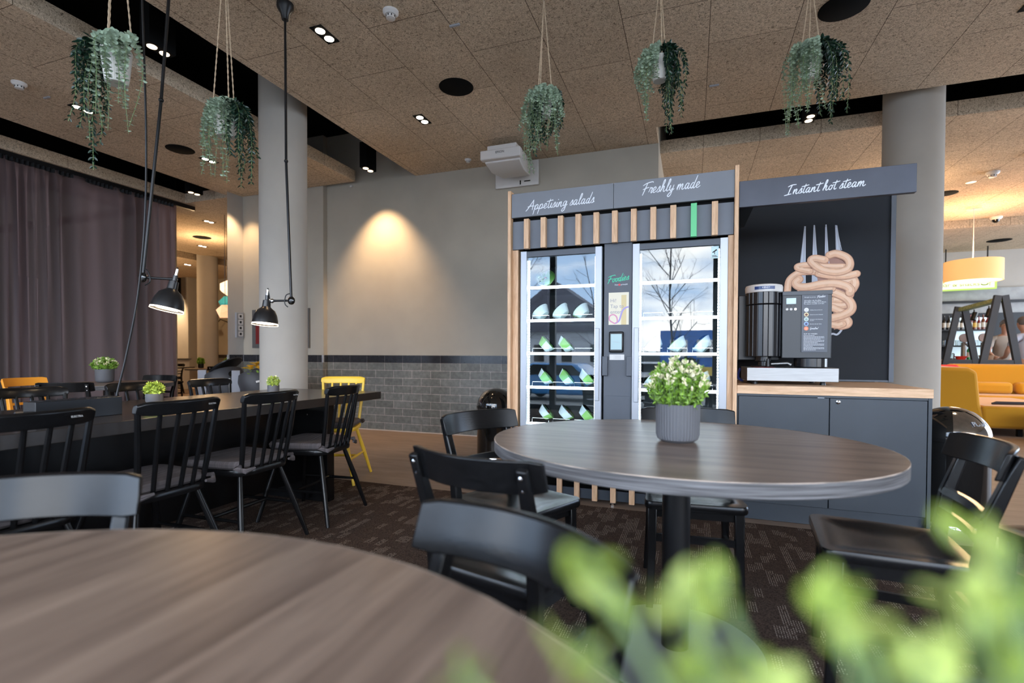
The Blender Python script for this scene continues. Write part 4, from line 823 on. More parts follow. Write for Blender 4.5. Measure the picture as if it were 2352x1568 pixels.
# ================================================================ TABLE PLANTS
def leafcard(mb,p,d,n,l,w,cup=.15):
    """little 3D leaf: p base, d direction, n normal"""
    d=d.normalized(); s=d.cross(n).normalized(); n=s.cross(d)
    pts=[p,p+d*l*.35+s*w*.5+n*cup*w,p+d*l*.75+s*w*.38+n*cup*w*.6,p+d*l,p+d*l*.75-s*w*.38+n*cup*w*.6,p+d*l*.35-s*w*.5+n*cup*w,p+d*l*.5-n*cup*w*.2]
    mb.add(pts,[(0,1,6),(1,2,6),(2,3,6),(3,4,6),(4,5,6),(5,0,6)])
def rv(r): 
    while True:
        v=Vector((r.uniform(-1,1),r.uniform(-1,1),r.uniform(-1,1)))
        if .1<v.length<1: return v.normalized()
def ribpot(r0,r1,h,n=60,rib=.0012,foot=.75,wall=.006):
    m=MB(); rs=[]
    pr=[(r0*foot*.9,0),(r0*foot,.002),(r0*.93,h*.08),(r0,h*.2),(r1,h*.97),(r1,h),(r1-wall,h),(r1-wall,h*.8)]
    for i,(r,z) in enumerate(pr):
        q=rib if 1<i<5 else 0; rs.append([((r-(q if k%2 else 0))*math.cos(PI*k/n),(r-(q if k%2 else 0))*math.sin(PI*k/n),z) for k in range(2*n)])
    m.rings(rs,cap=False); m.add(rs[0],[tuple(range(2*n-1,-1,-1))]); return m
def potted(label,loc,r,h,fr_,fh,seed,bl=.5,mats=('leaf','bloss'),group='small potted plants on the tables',ns=70,lw=.008,ll=.022,name='potted_plant',ribbed_=True,pm=None,rs_=None,spread=1.0):
    t=thing(name,label,'potted plant',loc,0,group); R=random.Random(seed)
    obj('pot',ribpot(r*.98,r,h,44 if ribbed_ else 24,.0022 if ribbed_ else 0),pm or M['potg'],t,ang=25 if ribbed_ else 40); obj('soil',MB().lathe([(0,h*.86),(r-.006,h*.84)],n=24),M['soil'],t)
    st,lf,bs=MB(),MB(),MB()
    for i in range(ns):
        a=R.uniform(0,2*PI); q=math.sqrt(R.random()); el=R.uniform(.0,1.0)
        tip=Vector((fr_*q*math.cos(a)*spread,fr_*q*math.sin(a)*spread,h+fh*math.sqrt(max(0,1-q*q*.85))*R.uniform(.72,1.04))); b=Vector((r*.7*q*math.cos(a),r*.7*q*math.sin(a),h*.85))
        mid=(b+tip)/2+Vector((math.cos(a),math.sin(a),0))*fr_*.12*q
        P=catmull([tuple(b),tuple(mid),tuple(tip)],4); st.tube(P,.0011,4,cap=False)
        for j in range(2,len(P)):
            p=Vector(P[j])
            for k in range(3): d=rv(R)+Vector((0,0,.6)); leafcard(lf,p,d,rv(R),ll*R.uniform(.6,1.1),lw*R.uniform(.8,1.2))
        flower=R.random()<bl
        for k in range(9): 
            d=rv(R)+Vector((0,0,.8))+(tip-b).normalized()*.6; leafcard(bs if flower else lf,tip+rv(R)*.003,d,rv(R),ll*R.uniform(.55,.85),lw*R.uniform(.8,1.3))
    obj('stems',st,M['stem'],t); obj('foliage',lf,M[mats[0]],t,smooth=False)
    if bs.v: obj('blossoms',bs,M[mats[1]],t,smooth=False)
    return t
potted('grey ribbed pot with bushy green plant and cream tips on the round table',(-.048,1.875,.7545),.076,.135,.105,.155,5,.85,ns=170,lw=.008,ll=.021)
potted('round green plant in a smooth grey pot on the far round table by the curtain',(-6.00,3.60,.7455),.085,.145,.11,.11,6,.5,ns=70,lw=.016,ll=.035,ribbed_=False)
potted('tiny grey pot with spiky yellow-green leaves on the left of the long table',(-3.08,2.12,.762),.046,.055,.04,.065,7,.6,mats=('leafy','leafy'),ns=30,lw=.011,ll=.03,ribbed_=False)
potted('tiny grey pot with feathery sprigs on the long table near its far end',(-3.02,2.98,.762),.042,.060,.045,.07,8,.3,mats=('leafy','bloss'),ns=28,lw=.005,ll=.016,ribbed_=False)
potted('tiny dark pot with a green sprig on the far passage table, left one',(-10.47,8.25,.734),.06,.10,.06,.12,9,0,ns=14,lw=.03,ll=.06,ribbed_=False,pm=M['blackm'])
potted('tiny grey pot with a green sprig on the far passage table, right one',(-10.0,8.55,.734),.06,.10,.06,.12,10,.3,ns=14,lw=.03,ll=.06,ribbed_=False)
# big soft plant right in front of the lens
def front_plant():
    t=thing('potted_plant','large bright green leafy plant blurred in the bottom right foreground','potted plant',(.115,.155,.7545),0); R=random.Random(12)
    obj('pot',ribpot(.052,.055,.09,30,.001),M['potg'],t); obj('soil',MB().lathe([(0,.08),(.05,.078)],n=24),M['soil'],t)
    st,a_,b_=MB(),MB(),MB()
    O=Vector((.115,.155,.7545)); tips=[(-0.0257, 0.128, 1.008), (-0.0241, 0.139, 0.9973), (0.0063, 0.15, 0.9974), (-0.0027, 0.1361, 0.9984), (-0.0568, 0.1163, 0.979), (-0.025, 0.1173, 0.9916), (0.0335, 0.1492, 0.9974), (0.0411, 0.1518, 0.9918), (0.0507, 0.1552, 0.9839), (0.0537, 0.1456, 0.9846), (0.0761, 0.1755, 1.0117), (0.0771, 0.1652, 1.0101), (0.0809, 0.1664, 1.001), (0.0694, 0.1515, 0.9972), (0.0703, 0.1464, 0.9918), (0.0586, 0.1475, 0.9888), (0.0016, 0.1268, 0.9865), (0.0164, 0.1321, 0.9823), (0.0133, 0.1522, 0.9767), (0.0634, 0.1495, 1.0045)]
    for i,tp in enumerate(tips):
        tip=Vector(tp)-O; b=Vector((tip.x*.3,tip.y*.3,.075)); P=catmull([tuple(b),tuple(b.lerp(tip,.5)+Vector((0,.006,.0))),tuple(tip)],6); st.tube(P,.0013,5)
        for j in range(5,len(P)):
            p=Vector(P[j])
            if j%2: d=rv(R)+Vector((0,0,.5)); leafcard(a_ if R.random()<.6 else b_,p,d,rv(R),.011*R.uniform(.7,1.15),.0055)
        for k in range(4): d=rv(R)+Vector((0,0,1)); leafcard(b_ if i%2 else a_,tip-Vector((0,0,.006)),d,rv(R),.013*R.uniform(.7,1.1),.007)
    obj('stems',st,M['stem'],t); obj('foliage',a_,mat('bright_green_leaf',(.22,.30,.035),.6),t,smooth=False); obj('foliage',b_,mat('lime_green_leaf',(.38,.46,.11),.6),t,smooth=False)
front_plant()
# ================================================================ HANGING PLANTS
def hanging(label,pos,r,h,seed,pale,dark,ropes=((0,0),(2.1,0),(4.2,0)),knot=None,lenp=.45,lend=.5,group='hanging planters on ropes'):
    """pos = pot rim centre; pale/dark: lists of (azimuth deg, reach, length)"""
    x,y,z=pos; t=thing('hanging_planter',label,'hanging plant',(x,y,z-h),0,group); R=random.Random(seed)
    obj('pot',ribpot(r*.80,r,h,40,.0015,.9),M['potw'],t,ang=22); obj('soil',MB().lathe([(0,h*.9),(r-.006,h*.88)],n=20),M['soil'],t)
    zt=ZC-(z-h)
    for k in range(3):
        a=math.radians(seed*37+120*k+20); p0=Vector((r*math.cos(a),r*math.sin(a),h)); p1=Vector((0,0,zt-.01)) 
        m=MB()
        for s in(0,PI):
            P=[]; n=int((p1-p0).length/.012)
            for i in range(n+1):
                u=i/n; p=p0.lerp(p1,u); w=i*1.05+s; P.append(p+Vector((math.cos(w),math.sin(w),0))*.0022)
            m.tube(P,.0024,5)
        obj('rope',m,M['rope'],t)
    obj('ceiling_hook',MB().lathe([(.012,zt),(.012,zt-.006),(.004,zt-.012),(.003,zt-.02),(0,zt-.02)],n=12),M['chrome'],t)
    def strands(lst,mat_,round_,name):
        st,lf=MB(),MB()
        for az,reach,ln in lst:
            a=math.radians(az); d=Vector((math.cos(a),math.sin(a),0)); p0=d*r*.6+Vector((0,0,h*.95)); P=[p0,p0+d*reach*.5+Vector((0,0,.03+R.uniform(0,.03))),p0+d*reach+Vector((0,0,-.02)),p0+d*(reach+.015)+Vector((R.uniform(-.02,.02),R.uniform(-.02,.02),-ln*.45)),p0+d*(reach+R.uniform(-.02,.03))+Vector((R.uniform(-.03,.03),R.uniform(-.03,.03),-ln))]
            Q=catmull([tuple(v) for v in P],9); st.tube(Q,.0013,4,cap=False); step=0
            for i in range(2,len(Q)-1):
                p=Vector(Q[i]); nx=Vector(Q[i+1]); tdir=(nx-p).normalized(); seglen=(nx-p).length; m_=max(1,int(seglen/.017))
                for q in range(m_):
                    pp=p.lerp(nx,q/m_); step+=1; ang=step*1.57+R.uniform(-.4,.4); side=tdir.orthogonal().normalized(); side=Matrix.Rotation(ang,3,tdir)@side; fall=1-.45*i/len(Q)
                    for sg in(1,-1):
                        if round_: leafcard(lf,pp,side*sg+tdir*.15,tdir+rv(R)*.5,.029*fall*R.uniform(.8,1.15),.029*fall,.12)
                        else: leafcard(lf,pp,side*sg+tdir*.7+Vector((0,0,-.3)),tdir*-1+rv(R)*.7,.042*fall*R.uniform(.8,1.2),.021*fall,.2)
        obj(name+'_stems',st,M['stem'],t); obj(name+'_leaves',lf,mat_,t,smooth=False)
    strands(pale,M['euca'],True,'eucalyptus'); strands(dark,M['ivy'],False,'ivy')
    return t
def fan(a0,a1,n,r0,r1,l0,l1,seed):
    R=random.Random(seed); return [(a0+(a1-a0)*(i+R.uniform(.2,.8))/n,R.uniform(r0,r1),R.uniform(l0,l1)) for i in range(n)]
# azimuths: -70 deg faces the camera side for left plants; 30 = to the right, 210 = to the left
hanging('largest hanging planter, far left, white ribbed pot with pale and dark trailing leaves',(-2.72,1.70,2.57),.066,.165,1,fan(-75,-5,6,.03,.10,.18,.42,1)+[(-60,.06,.42),(-18,.12,.34),(-5,.13,.40),(210,.03,.38),(225,.05,.45)],fan(160,235,12,.05,.14,.20,.50,2)+[(190,.09,.58)])
hanging('second hanging planter, in front of the left ceiling bay beside the column',(-2.65,2.26,2.505),.070,.145,2,fan(170,320,13,.02,.07,.10,.44,3)+[(-25,.05,.34),(-40,.05,.42)],fan(-35,70,12,.04,.11,.18,.44,4))
hanging('middle hanging planter with foliage hiding most of its white pot',(-.97,3.297,2.80),.062,.125,3,fan(150,370,22,.03,.09,.16,.50,5),fan(-10,180,12,.03,.10,.14,.30,6)+fan(240,290,5,.03,.06,.30,.48,7))
hanging('fourth hanging planter from left, dark leaves falling over its right side',(-.215,3.36,2.965),.056,.150,4,fan(150,265,13,.03,.10,.12,.42,8),fan(-60,90,18,.03,.12,.15,.46,9)+[(-50,.06,.52)])
hanging('rightmost hanging planter in front of the right black ceiling slot',(.69,3.685,2.99),.062,.165,5,fan(160,290,19,.03,.12,.2,.52,10)+[(300,.04,.40)],fan(-60,70,16,.05,.15,.12,.44,11))
# ================================================================ BINS
def bin_(label,loc,r,h,rz,push=True):
    t=thing('litter_bin',label,'bin',loc,rz,'black domed push bins'); hb=h-r*.98
    obj('base_ring',MB().lathe([(0,0),(r*1.02,0),(r*1.02,.03),(r,.035)],n=44),M['chrome'],t)
    obj('body',MB().lathe([(r*.99,.03),(r*.99,hb-.01),(r*1.02,hb-.008),(r*1.02,hb+.012)],n=44),M['gloss'],t)
    pr=[(r*math.cos(math.radians(a)),hb+.012+r*.96*math.sin(math.radians(a))) for a in range(0,91,6)]; pr[-1]=(0,pr[-1][1])
    obj('dome',MB().lathe(pr,n=44),M['gloss'],t)
    # push flap: chrome patch of the dome
    f=MB(); rs=[]
    for el in range(6,64,6):
        e=math.radians(el); R_=r*1.012; rs.append([(R_*math.cos(e)*math.sin(math.radians(a)),-R_*math.cos(e)*math.cos(math.radians(a)),hb+.012+R_*.96*math.sin(e)) for a in range(-48,49,8)])
    f.rings(rs,closed=False); fl_=obj('push_flap',f,M['darkchrome'],t)
    letter('lettering','PUSH',.045,M['alu'],fl_,(0,-r*.86,hb+r*.56),rot=(math.radians(52),0,0),ext=.001)
    return t
M['darkchrome']=mat('smoked_chrome_flap',(.42,.42,.44),.08,1)
bin_('glossy black domed litter bin left of the fridge kiosk, by the back wall',(-1.90,4.78,0),.195,.71,math.radians(-75))
bin_('glossy black domed litter bin with PUSH flap at the right end of the cabinet',(1.545,3.92,0),.195,.735,math.radians(30))
# ================================================================ RIGHT BACKGROUND: LOUNGE AND BAR
def cushion_box(mb,a,b,r=.05):
    mb.box(a,b)
sa=thing('sofa','mustard sofa seen from its side with tall rounded backrest, right of column','sofa',(3.72,8.45,0),0,'mustard lounge sofas')
obj('backrest',MB().prism([(-.62,.10),(.02,.10),(-.06,.42),(-.10,.86),(-.2,.915),(-.55,.915),(-.62,.86)],-.0,1.9,'Y'),M['sofa'],sa,bevel=.05,seg=3)
obj('seat',MB().box((-.05,0,.10),(1.15,1.9,.40)),M['sofa'],sa,bevel=.04,seg=3)
for x in(-.5,.35,1.0):
    for y in(.05,1.7): obj('leg',MB().box((x,y,0),(x+.05,y+.05,.11)),M['blackm'],sa)
sb_=thing('sofa','long mustard sofa facing the camera at the right edge, back row','sofa',(5.6,10.5,0),0,'mustard lounge sofas')
obj('backrest',MB().box((-1.25,.55,.25),(1.6,.85,.93)),M['sofa'],sb_,bevel=.07,seg=3); obj('seat',MB().box((-1.25,-.1,.12),(1.6,.6,.42)),M['sofa'],sb_,bevel=.05,seg=3)
for x0,x1 in((-1.2,-.45),(-.4,.6),(.65,1.5)): obj('back_cushion',MB().box((x0,.38,.42),(x1,.56,.62)),M['sofa'],sb_,bevel=.06,seg=3)
for x in(-1.1,1.4):
    for y in(0,.7): obj('leg',MB().box((x,y,0),(x+.05,y+.05,.13)),M['blackm'],sb_)
obj('ottoman',MB().lathe([(0,.08),(.32,.08),(.36,.12),(.37,.36),(.33,.42),(0,.43)],n=40),mat('black_fabric',(.012,.012,.014),.9),loc=(4.25,7.9,-.08),label='round black fabric ottoman at right edge in front of mustard sofa',cat='ottoman')
obj('umbrella',MB().tube([(-.35,0,.0),(-.3,.0,.012),(.3,.05,.012),(.42,.06,.01)],[.012,.022,.018,.006],10),mat('dark_umbrella_cloth',(.02,.015,.02),.6),loc=(4.25,8.75,.412),label='folded dark umbrella lying on the seat of the mustard sofa',cat='umbrella')
# drum lamp
dl=thing('drum_lamp','wide drum pendant lamp with glowing cream fabric shade above the bar lounge','lamp',(4.25,10.15,ZC),0)
shm=mat('lit_fabric_shade',(.75,.50,.25),.9,emit=(1,.47,.15),es=.27)
obj('canopy',MB().lathe([(0,0),(.10,0),(.10,-.04),(0,-.04)],n=28),M['chrome'],dl); obj('cord',MB().tube([(0,0,-.03),(0,0,-.88)],.006,8),M['white'],dl)
obj('lamp_shade',MB().lathe([(.35,-.87),(.365,-.87),(.365,-1.20),(.35,-1.20),(.35,-.87)],n=56),shm,dl); obj('diffuser',MB().lathe([(0,-1.185),(.35,-1.185)],n=48),mat('lit_diffuser',(.9,.8,.6),.6,emit=(1,.80,.52),es=1.0),dl)
bulb((4.25,10.15,2.75),34,.12); bulb((4.25,10.15,2.15),25,.3)
bulb((2.6,8.6,3.0),22,.25,name='lounge_point_light')  # unseen warm point light below the lounge ceiling, no fixture
# bar sign
bs_=thing('bar_sign','glowing green-white hanging sign reading bar & snacks','sign',(5.70,13.9,2.66),math.radians(-12))
bd=obj('light_box',MB().box((-.50,-.05,-.125),(.50,.05,.125)),mat('lit_sign_green',(.3,.5,.1),.5,emit=(.50,.72,.14),es=.35),bs_); obj('face',MB().box((-.46,-.053,-.095),(.46,-.05,.095)),mat('lit_sign_face',(.8,.85,.6),.5,emit=(.95,.95,.66),es=.38),bd)
gl_=mat('lime_print',(.25,.42,.03),.5); letter('lettering','bar & snacks',.13,gl_,bd,(-.11,-.056,.0))
m=MB(); ribbon(m,[(.24,-.01),(.27,-.03),(.33,-.03),(.36,.0)],.022,-.056,4,th=1); ribbon(m,[(.34,.06),(.385,.0),(.43,.065)],.012,-.056,1,th=1); ribbon(m,[(.385,.0),(.385,-.055)],.010,-.056,1,th=1); ribbon(m,[(.34,.06),(.43,.065)],.010,-.056,1,th=1); obj('cocktail_symbol',m,gl_,bd)
for x in(-.35,.35): obj('hanger',MB().tube([(x,0,.14),(x,0,.85)],.012,6),M['blackm'],bs_)
# A-frame
def seg_(m,a,b,w=.07,d=.07): m.sweep([a,b],w,d,X=(1,0,0))
af=thing('trestle_frame','dark timber A-frame trestle with green beam and two spotlights before the bar','display frame',(5.0,10.9+.95,0),0)
tw=mat('dark_blue_timber',(.022,.027,.036),.6); bmt=wood('green_wash_beam',(.10,.13,.05),(.28,.32,.16),'X',5,.6,6)
for (x,y,h_) in((0.02,.55,2.05),(.24,-.33,2.17)):
    m=MB(); m.sweep([(x-.40,y,0),(x-.048,y,h_)],.10,.07,X=(1,0,0)); obj('frame_leg',m,tw,af); m=MB(); m.sweep([(x+.40,y,0),(x+.048,y,h_)],.10,.07,X=(1,0,0)); obj('frame_leg',m,tw,af); obj('tie_bar',MB().box((x-.24,y-.03,.92),(x+.24,y+.03,1.0)),tw,af)
obj('beam',MB().sweep([(.02,.55,1.99),(.24,-.33,2.10)],.07,.13,X=(0,0,1)),bmt,af)
for u in(.35,.72):
    x,y,z=.02+.22*u,.55-.88*u,1.93+.1*u; m=MB(); m.cyl((x,y,z),(x,y,z-.07),.012); m.cyl((x+.02,y,z-.06),(x-.03,y-.03,z-.20),.045,.045,16); obj('spotlight',m,M['blackm'],af)
# bar
bar=thing('bar_counter','bar counter with wooden edge and black front behind the sofas','bar counter',(6.4,13.0,0))
obj('counter_top',MB().box((-2.6,-.35,.94),(2.9,.35,1.0)),wood('bar_wood',(.18,.10,.06),(.34,.2,.12),'X',4,.4),bar); obj('front_panel',MB().box((-2.55,-.25,0),(2.85,.3,.94)),M['white'],bar); m=MB()
for k in range(4):
    x=-2.2+1.4*k; m.sweep([(x-.25,-.29,.94),(x+.25,-.29,.0)],.06,.04,X=(0,1,0)); m.sweep([(x+.25,-.30,.94),(x-.25,-.30,.0)],.06,.04,X=(0,1,0))
obj('cross_brace',m,M['blackm'],bar)
bk=thing('back_bar','black back-bar unit with two shelves and a white lit panel on the bar wall','shelving',(6.4,14.28,0))
obj('unit',MB().box((-3.0,.0,0),(3.2,.1,2.05)),M['blackm'],bk); obj('light_panel',MB().box((-.82,-.012,1.02),(-.05,.0,1.95)),mat('pale_back_panel',(.6,.7,.75),.5,emit=(.62,.80,.9),es=.35),bk)
obj('shelf',MB().box((-2.4,-.28,1.64),(-.16,.0,1.67)),M['blackm'],bk); obj('shelf',MB().box((-2.4,-.28,1.28),(-.16,.0,1.31)),M['blackm'],bk); obj('rail',MB().box((-3.0,-.06,2.28),(3.2,.0,2.33)),M['blackm'],bk)
obj('tiled_splash',MB().box((-3.0,.05,1.98),(3.2,.11,2.62)),mat('grey_tiles_bar',(.30,.31,.31),.4,noise=.15,nscale=6),bk)
def bottle(label,x,y,z,h,c,cl,src={}):
    t=thing('bottle',label,'bottle',(x,y,z),0,'bottles behind the bar'); r=h*.108
    obj('glass_body',MB().lathe([(0,0),(r,0),(r,h*.58),(r*.8,h*.66),(r*.36,h*.74),(r*.34,h*.93),(r*.42,h*.94),(r*.42,h),(0,h)],n=16),c,t); obj('paper_label',MB().lathe([(r*1.03,h*.15),(r*1.03,h*.48)],n=16),cl,t); return t
am=mat('amber_spirit',(.16,.04,.015),.15); dkb=mat('dark_bottle',(.015,.012,.01),.12); rd=mat('red_spirit',(.2,.01,.01),.15); gb=mat('green_glass_bottle',(.02,.30,.08),.12); wl=mat('white_paper_label',(.65,.62,.55),.6); yl=mat('yellow_paper_label',(.65,.42,.08),.6)
bl_=[('dark bottle with cream label',dkb,wl),('clear-topped bottle with white label',dkb,wl),('short dark bottle with pale label',dkb,wl),('red bottle with white label',rd,wl),('amber bottle with yellow label',am,yl),('tall dark red bottle with cream label',rd,wl),('brown bottle with cream label',am,wl),('dark red bottle at the shelf end',rd,wl)]
for i,(d,c,l_) in enumerate(bl_): bottle('%s on the upper bar shelf, %s from left'%(d,('first','second','third','fourth','fifth','sixth','seventh','last')[i]),5.65+.076*i,14.1,1.671,.33-.02*(i%3),c,l_)
for i in range(2): bottle('dark bottle at the left end of upper bar shelf, %s one'%('outer','inner')[i],5.40+.085*i,14.1,1.671,.32,dkb,wl)
g0=None
for i in range(11):
    x=5.32+.08*i; lab='upturned clear drinking glass on the lower bar shelf'
    if g0 is None: g0=obj('drinking_glass',MB().lathe([(.026,0),(.034,.12),(.0,.125)],n=16),M['bottleglass'],loc=(x,14.1,1.311),label=lab,cat='glass',group='glasses on the lower bar shelf')
    else: c=g0.copy(); C.objects.link(c); c.location=(x,14.1,1.311)
bottle('green bottle on the bar counter, left of the pair',5.30,12.75,1.001,.31,gb,wl); bottle('green bottle on the bar counter, right of the pair',5.40,12.78,1.001,.31,gb,wl)
tap=thing('beer_tap','steel beer tap column with round badge on the bar counter, right one','beer tap',(5.62,12.95,1.0),0,'beer taps on the bar')
obj('column',MB().lathe([(0,0),(.06,0),(.05,.02),(.045,.35),(0,.37)],n=18),M['steel'],tap); obj('badge',MB().lathe([(0,-.02),(.09,-.02),(.09,.02),(0,.02)],(0,-.02,.45),24,ax='Y'),mat('tap_badge',(.30,.22,.2),.4),tap); obj('handle',MB().tube([(0,-.03,.35),(0,-.12,.30)],.016,8),M['chrome'],tap)
dup(tap,(5.36,13.1,1.0),0,'steel beer tap column with round badge on the bar counter, behind green bottles')
obj('bowl',MB().lathe([(0,0),(.07,.0),(.10,.07),(.09,.07),(.0,.02)],n=24),mat('red_bowl_glaze',(.55,.03,.02),.35),loc=(5.17,12.75,1.0),label='small red bowl on the bar counter beside the trestle leg',cat='bowl'); obj('jar',MB().lathe([(0,0),(.06,0),(.065,.11),(.05,.13),(0,.13)],n=20),M['bottleglass'],loc=(5.0,12.75,1.0),label='clear glass jar at the left end of the bar counter',cat='jar')
obj('basket',MB().lathe([(0,0),(.1,.0),(.12,.09),(.1,.09),(.0,.02)],n=24),mat('wicker',(.45,.3,.2),.8),loc=(5.56,12.70,1.0),label='pale basket on the bar counter right of the green bottles',cat='basket')
# ---------------------------------------------------------------- people at the bar
def skin_body(name,J,E,mt,parent,sub=2):
    me=bpy.data.meshes.new(name); me.from_pydata([j[0] for j in J],E,[]); o=bpy.data.objects.new(name,me); link(o,parent)
    sk=o.modifiers.new('skin','SKIN'); 
    for i,j in enumerate(J):
        r=j[1]; me.skin_vertices[0].data[i].radius=r if isinstance(r,tuple) else (r,r)
    me.skin_vertices[0].data[0].use_root=True; o.modifiers.new('smooth','SUBSURF').levels=sub; o.modifiers['smooth'].render_levels=sub; sk.use_smooth_shade=True; me.materials.append(mt); return o
def person(label,loc,rz,shirt,hair,trousers,lean=.0,armf=.0,bald=False,nod=.0,h=1.0):
    t=thing('person',label,'person',loc,rz,'people at the bar'); l=lean
    J=[((0,0,.95),(.15,.11)),((0,l*.3,1.12),(.145,.105)),((0,l*.7,1.32),(.17,.115)),((0,l,1.45),(.11,.09)),((0,l*1.1+.01,1.53),.055),((0,l*1.15+.025+nod*.5,1.60),(.062,.072)),((0,l*1.15+.035+nod,1.68),(.078,.098)),((0,l*1.15+.025+nod,1.755),(.068,.088))]
    E=[(0,1),(1,2),(2,3),(3,4),(4,5),(5,6),(6,7)]
    for s in(-1,1):
        n=len(J); J+=[((s*.19,l,1.42),.062),((s*.26,l+.08+armf*.1,1.17),.045),((s*(.20),l+.20+armf,1.06),.034),((s*.17,l+.27+armf,1.05),(.036,.02))]
        E+=[(3,n),(n,n+1),(n+1,n+2),(n+2,n+3)]
        for f in range(4): J.append(((s*(.17)+(f-1.5)*.018,l+.35+armf-abs(f-1.3)*.006,1.04-.01*f),.009)); E.append((n+3,len(J)-1))
        J.append(((s*.17-s*.045,l+.31+armf,1.055),.010)); E.append((n+3,len(J)-1))
        n=len(J); J+=[((s*.10,0,.88),(.10,.10)),((s*.11,.02,.48),.065),((s*.11,-.01,.08),.045),((s*.11,.12,.04),.04)]; E+=[(0,n),(n,n+1),(n+1,n+2),(n+2,n+3)]
    skin_body('body',J,E,M['skin'],t)
    J=[((0,0,.90),(.18,.135)),((0,l*.3,1.12),(.17,.125)),((0,l*.7,1.32),(.195,.135)),((0,l,1.455),(.105,.088)),((0,l+.005,1.50),(.062,.062))]; E=[(0,1),(1,2),(2,3),(3,4)]
    for s in(-1,1): n=len(J); J+=[((s*.195,l,1.42),.078),((s*.245,l+.06+armf*.08,1.24),.062)]; E+=[(3,n),(n,n+1)]
    skin_body('shirt',J,E,shirt,t)
    J=[((0,0,.93),(.165,.125))]; E=[]
    for s in(-1,1): n=len(J); J+=[((s*.10,0,.84),(.115,.115)),((s*.11,.02,.48),.082),((s*.11,-.01,.08),.066)]; E+=[(0,n),(n,n+1),(n+1,n+2)]
    skin_body('trousers',J,E,trousers,t)
    hc=Vector((0,l*1.15+.02+nod,1.725)); m=MB(); m.ico(tuple(hc+Vector((0,-.018,.018))),.105,(.82,1.0,.95),3)
    m2=MB(); m2.v=[v for v in m.v]; keep=[f for f in m.f if all((m.v[i]-hc).y<(.02 if bald else .045) and ((m.v[i]-hc).z>-.055) or (m.v[i]-hc).z>(.5 if bald else .055) for i in f)]; m2.f=keep
    obj('hair',m2,hair,t)
    f=MB(); f.ico(tuple(hc+Vector((0,.10,-.045))),.014,(.8,1.1,1.5),2); obj('nose',f,M['skin'],t)
    f=MB(); [f.ico(tuple(hc+Vector((s*.03,.084,-.018))),.010,(1,.6,.7),1) for s in(-1,1)]; obj('eyes',f,M['gloss'],t); f=MB(); f.ico(tuple(hc+Vector((0,.086,-.085))),.018,(1,.4,.3),1); obj('mouth',f,mat('lips',(.35,.12,.1),.5),t)
    f=MB(); [f.ico(tuple(hc+Vector((s*.084,-.0,-.03))),.024,(.35,.7,1.1),1) for s in(-1,1)]; obj('ears',f,M['skin'],t)
    return t
person('person in a beige polo shirt leaning forward behind the bar counter',(6.22,13.62,0),math.radians(165),mat('beige_polo',(.42,.37,.32),.9),mat('grey_short_hair',(.2,.17,.15),.8),M['blackm'],lean=.22,armf=.05,bald=True,nod=.03)
person('person with short grey hair and pale blue shirt, back turned, at right edge',(6.02,12.25,0),math.radians(15),mat('pale_blue_shirt',(.45,.48,.58),.9),mat('grey_hair',(.16,.14,.13),.8),M['blackm'],lean=.08,nod=.05)
person('person in a blue sleeve mostly hidden behind the right column',(3.98,11.55,0),math.radians(-25),mat('blue_sleeve',(.01,.05,.42),.8),mat('dark_hair',(.02,.015,.01),.8),M['blackm'],lean=.15,armf=.05)
# small things by the blue-sleeved person
obj('handbag',MB().rings([[(x*s_2,y*s_2*.5,z) for x,y in((-.16,-.1),(.16,-.1),(.16,.1),(-.16,.1))] for z,s_2 in((0,.9),(.03,1),(.17,.9),(.2,.7))]),mat('red_leather',(.6,.02,.02),.5),loc=(4.12,10.6,.72),label='bright red bag beside the mustard sofa back, by the column',cat='bag',bevel=.01)
obj('side_table',MB().lathe([(0,0),(.2,0),(.2,.015),(.03,.03),(.03,.69),(.24,.69),(.24,.718),(0,.718)],n=32),M['blackm'],loc=(4.12,10.6,0),label='small dark side table behind the mustard sofa, under red bag',cat='table')
# ================================================================ PASSAGE
dup(src,(-10.75,7.75,0),math.radians(-20),'black bistro chair with open ladder back at the far passage table','far black bistro chairs in the passage')
dup(src,(-9.55,7.9,0),math.radians(60),'black bistro chair at the right of the far passage table','far black bistro chairs in the passage')
dup(src,(-9.1,6.35,0),math.radians(-60),'black bistro chair close to the curtain edge in the passage','far black bistro chairs in the passage')
dup(src,(-12.9,9.3,0),math.radians(120),'black bistro chair in the deep passage near the bright wall','far black bistro chairs in the passage')
t_=thing('square_table','dark square table in the passage near the curtain edge','table',(-11.7,8.35,0)); obj('tabletop',MB().box((-.4,-.4,.71),(.4,.4,.745)),M['blackt'],t_); obj('pedestal',MB().lathe([(0,0),(.25,0),(.25,.02),(.04,.03),(.04,.71)],n=24),M['blackm'],t_)
ct=thing('serving_counter','pale serving counter with small packs in front of the bright far wall','counter',(-14.9,10.6,0)); obj('body',MB().box((-1.2,-.3,0),(.6,.3,.88)),M['white'],ct); obj('counter_top',MB().box((-1.25,-.33,.88),(.65,.33,.92)),M['steel'],ct)
pk=None
for i in range(7):
    x=-15.9+.22*i; c=[(.6,.12,.06),(.65,.3,.1),(.6,.55,.35),(.55,.1,.05)][i%4]
    obj('snack_pack',MB().box((-.08,-.05,0),(.08,.05,.12)),mat('pack_colour_%s'%['red','orange','cream','crimson'][i%4],c,.5),loc=(x,10.55,.92),label='coloured snack pack on the far serving counter, %s from left'%('first','second','third','fourth','fifth','sixth','seventh')[i],cat='package',group='packs on the serving counter',bevel=.01)
jk=thing('jacket','black jacket draped over a chair back beside the curtain edge','jacket',(-10.0,6.75,0)); 
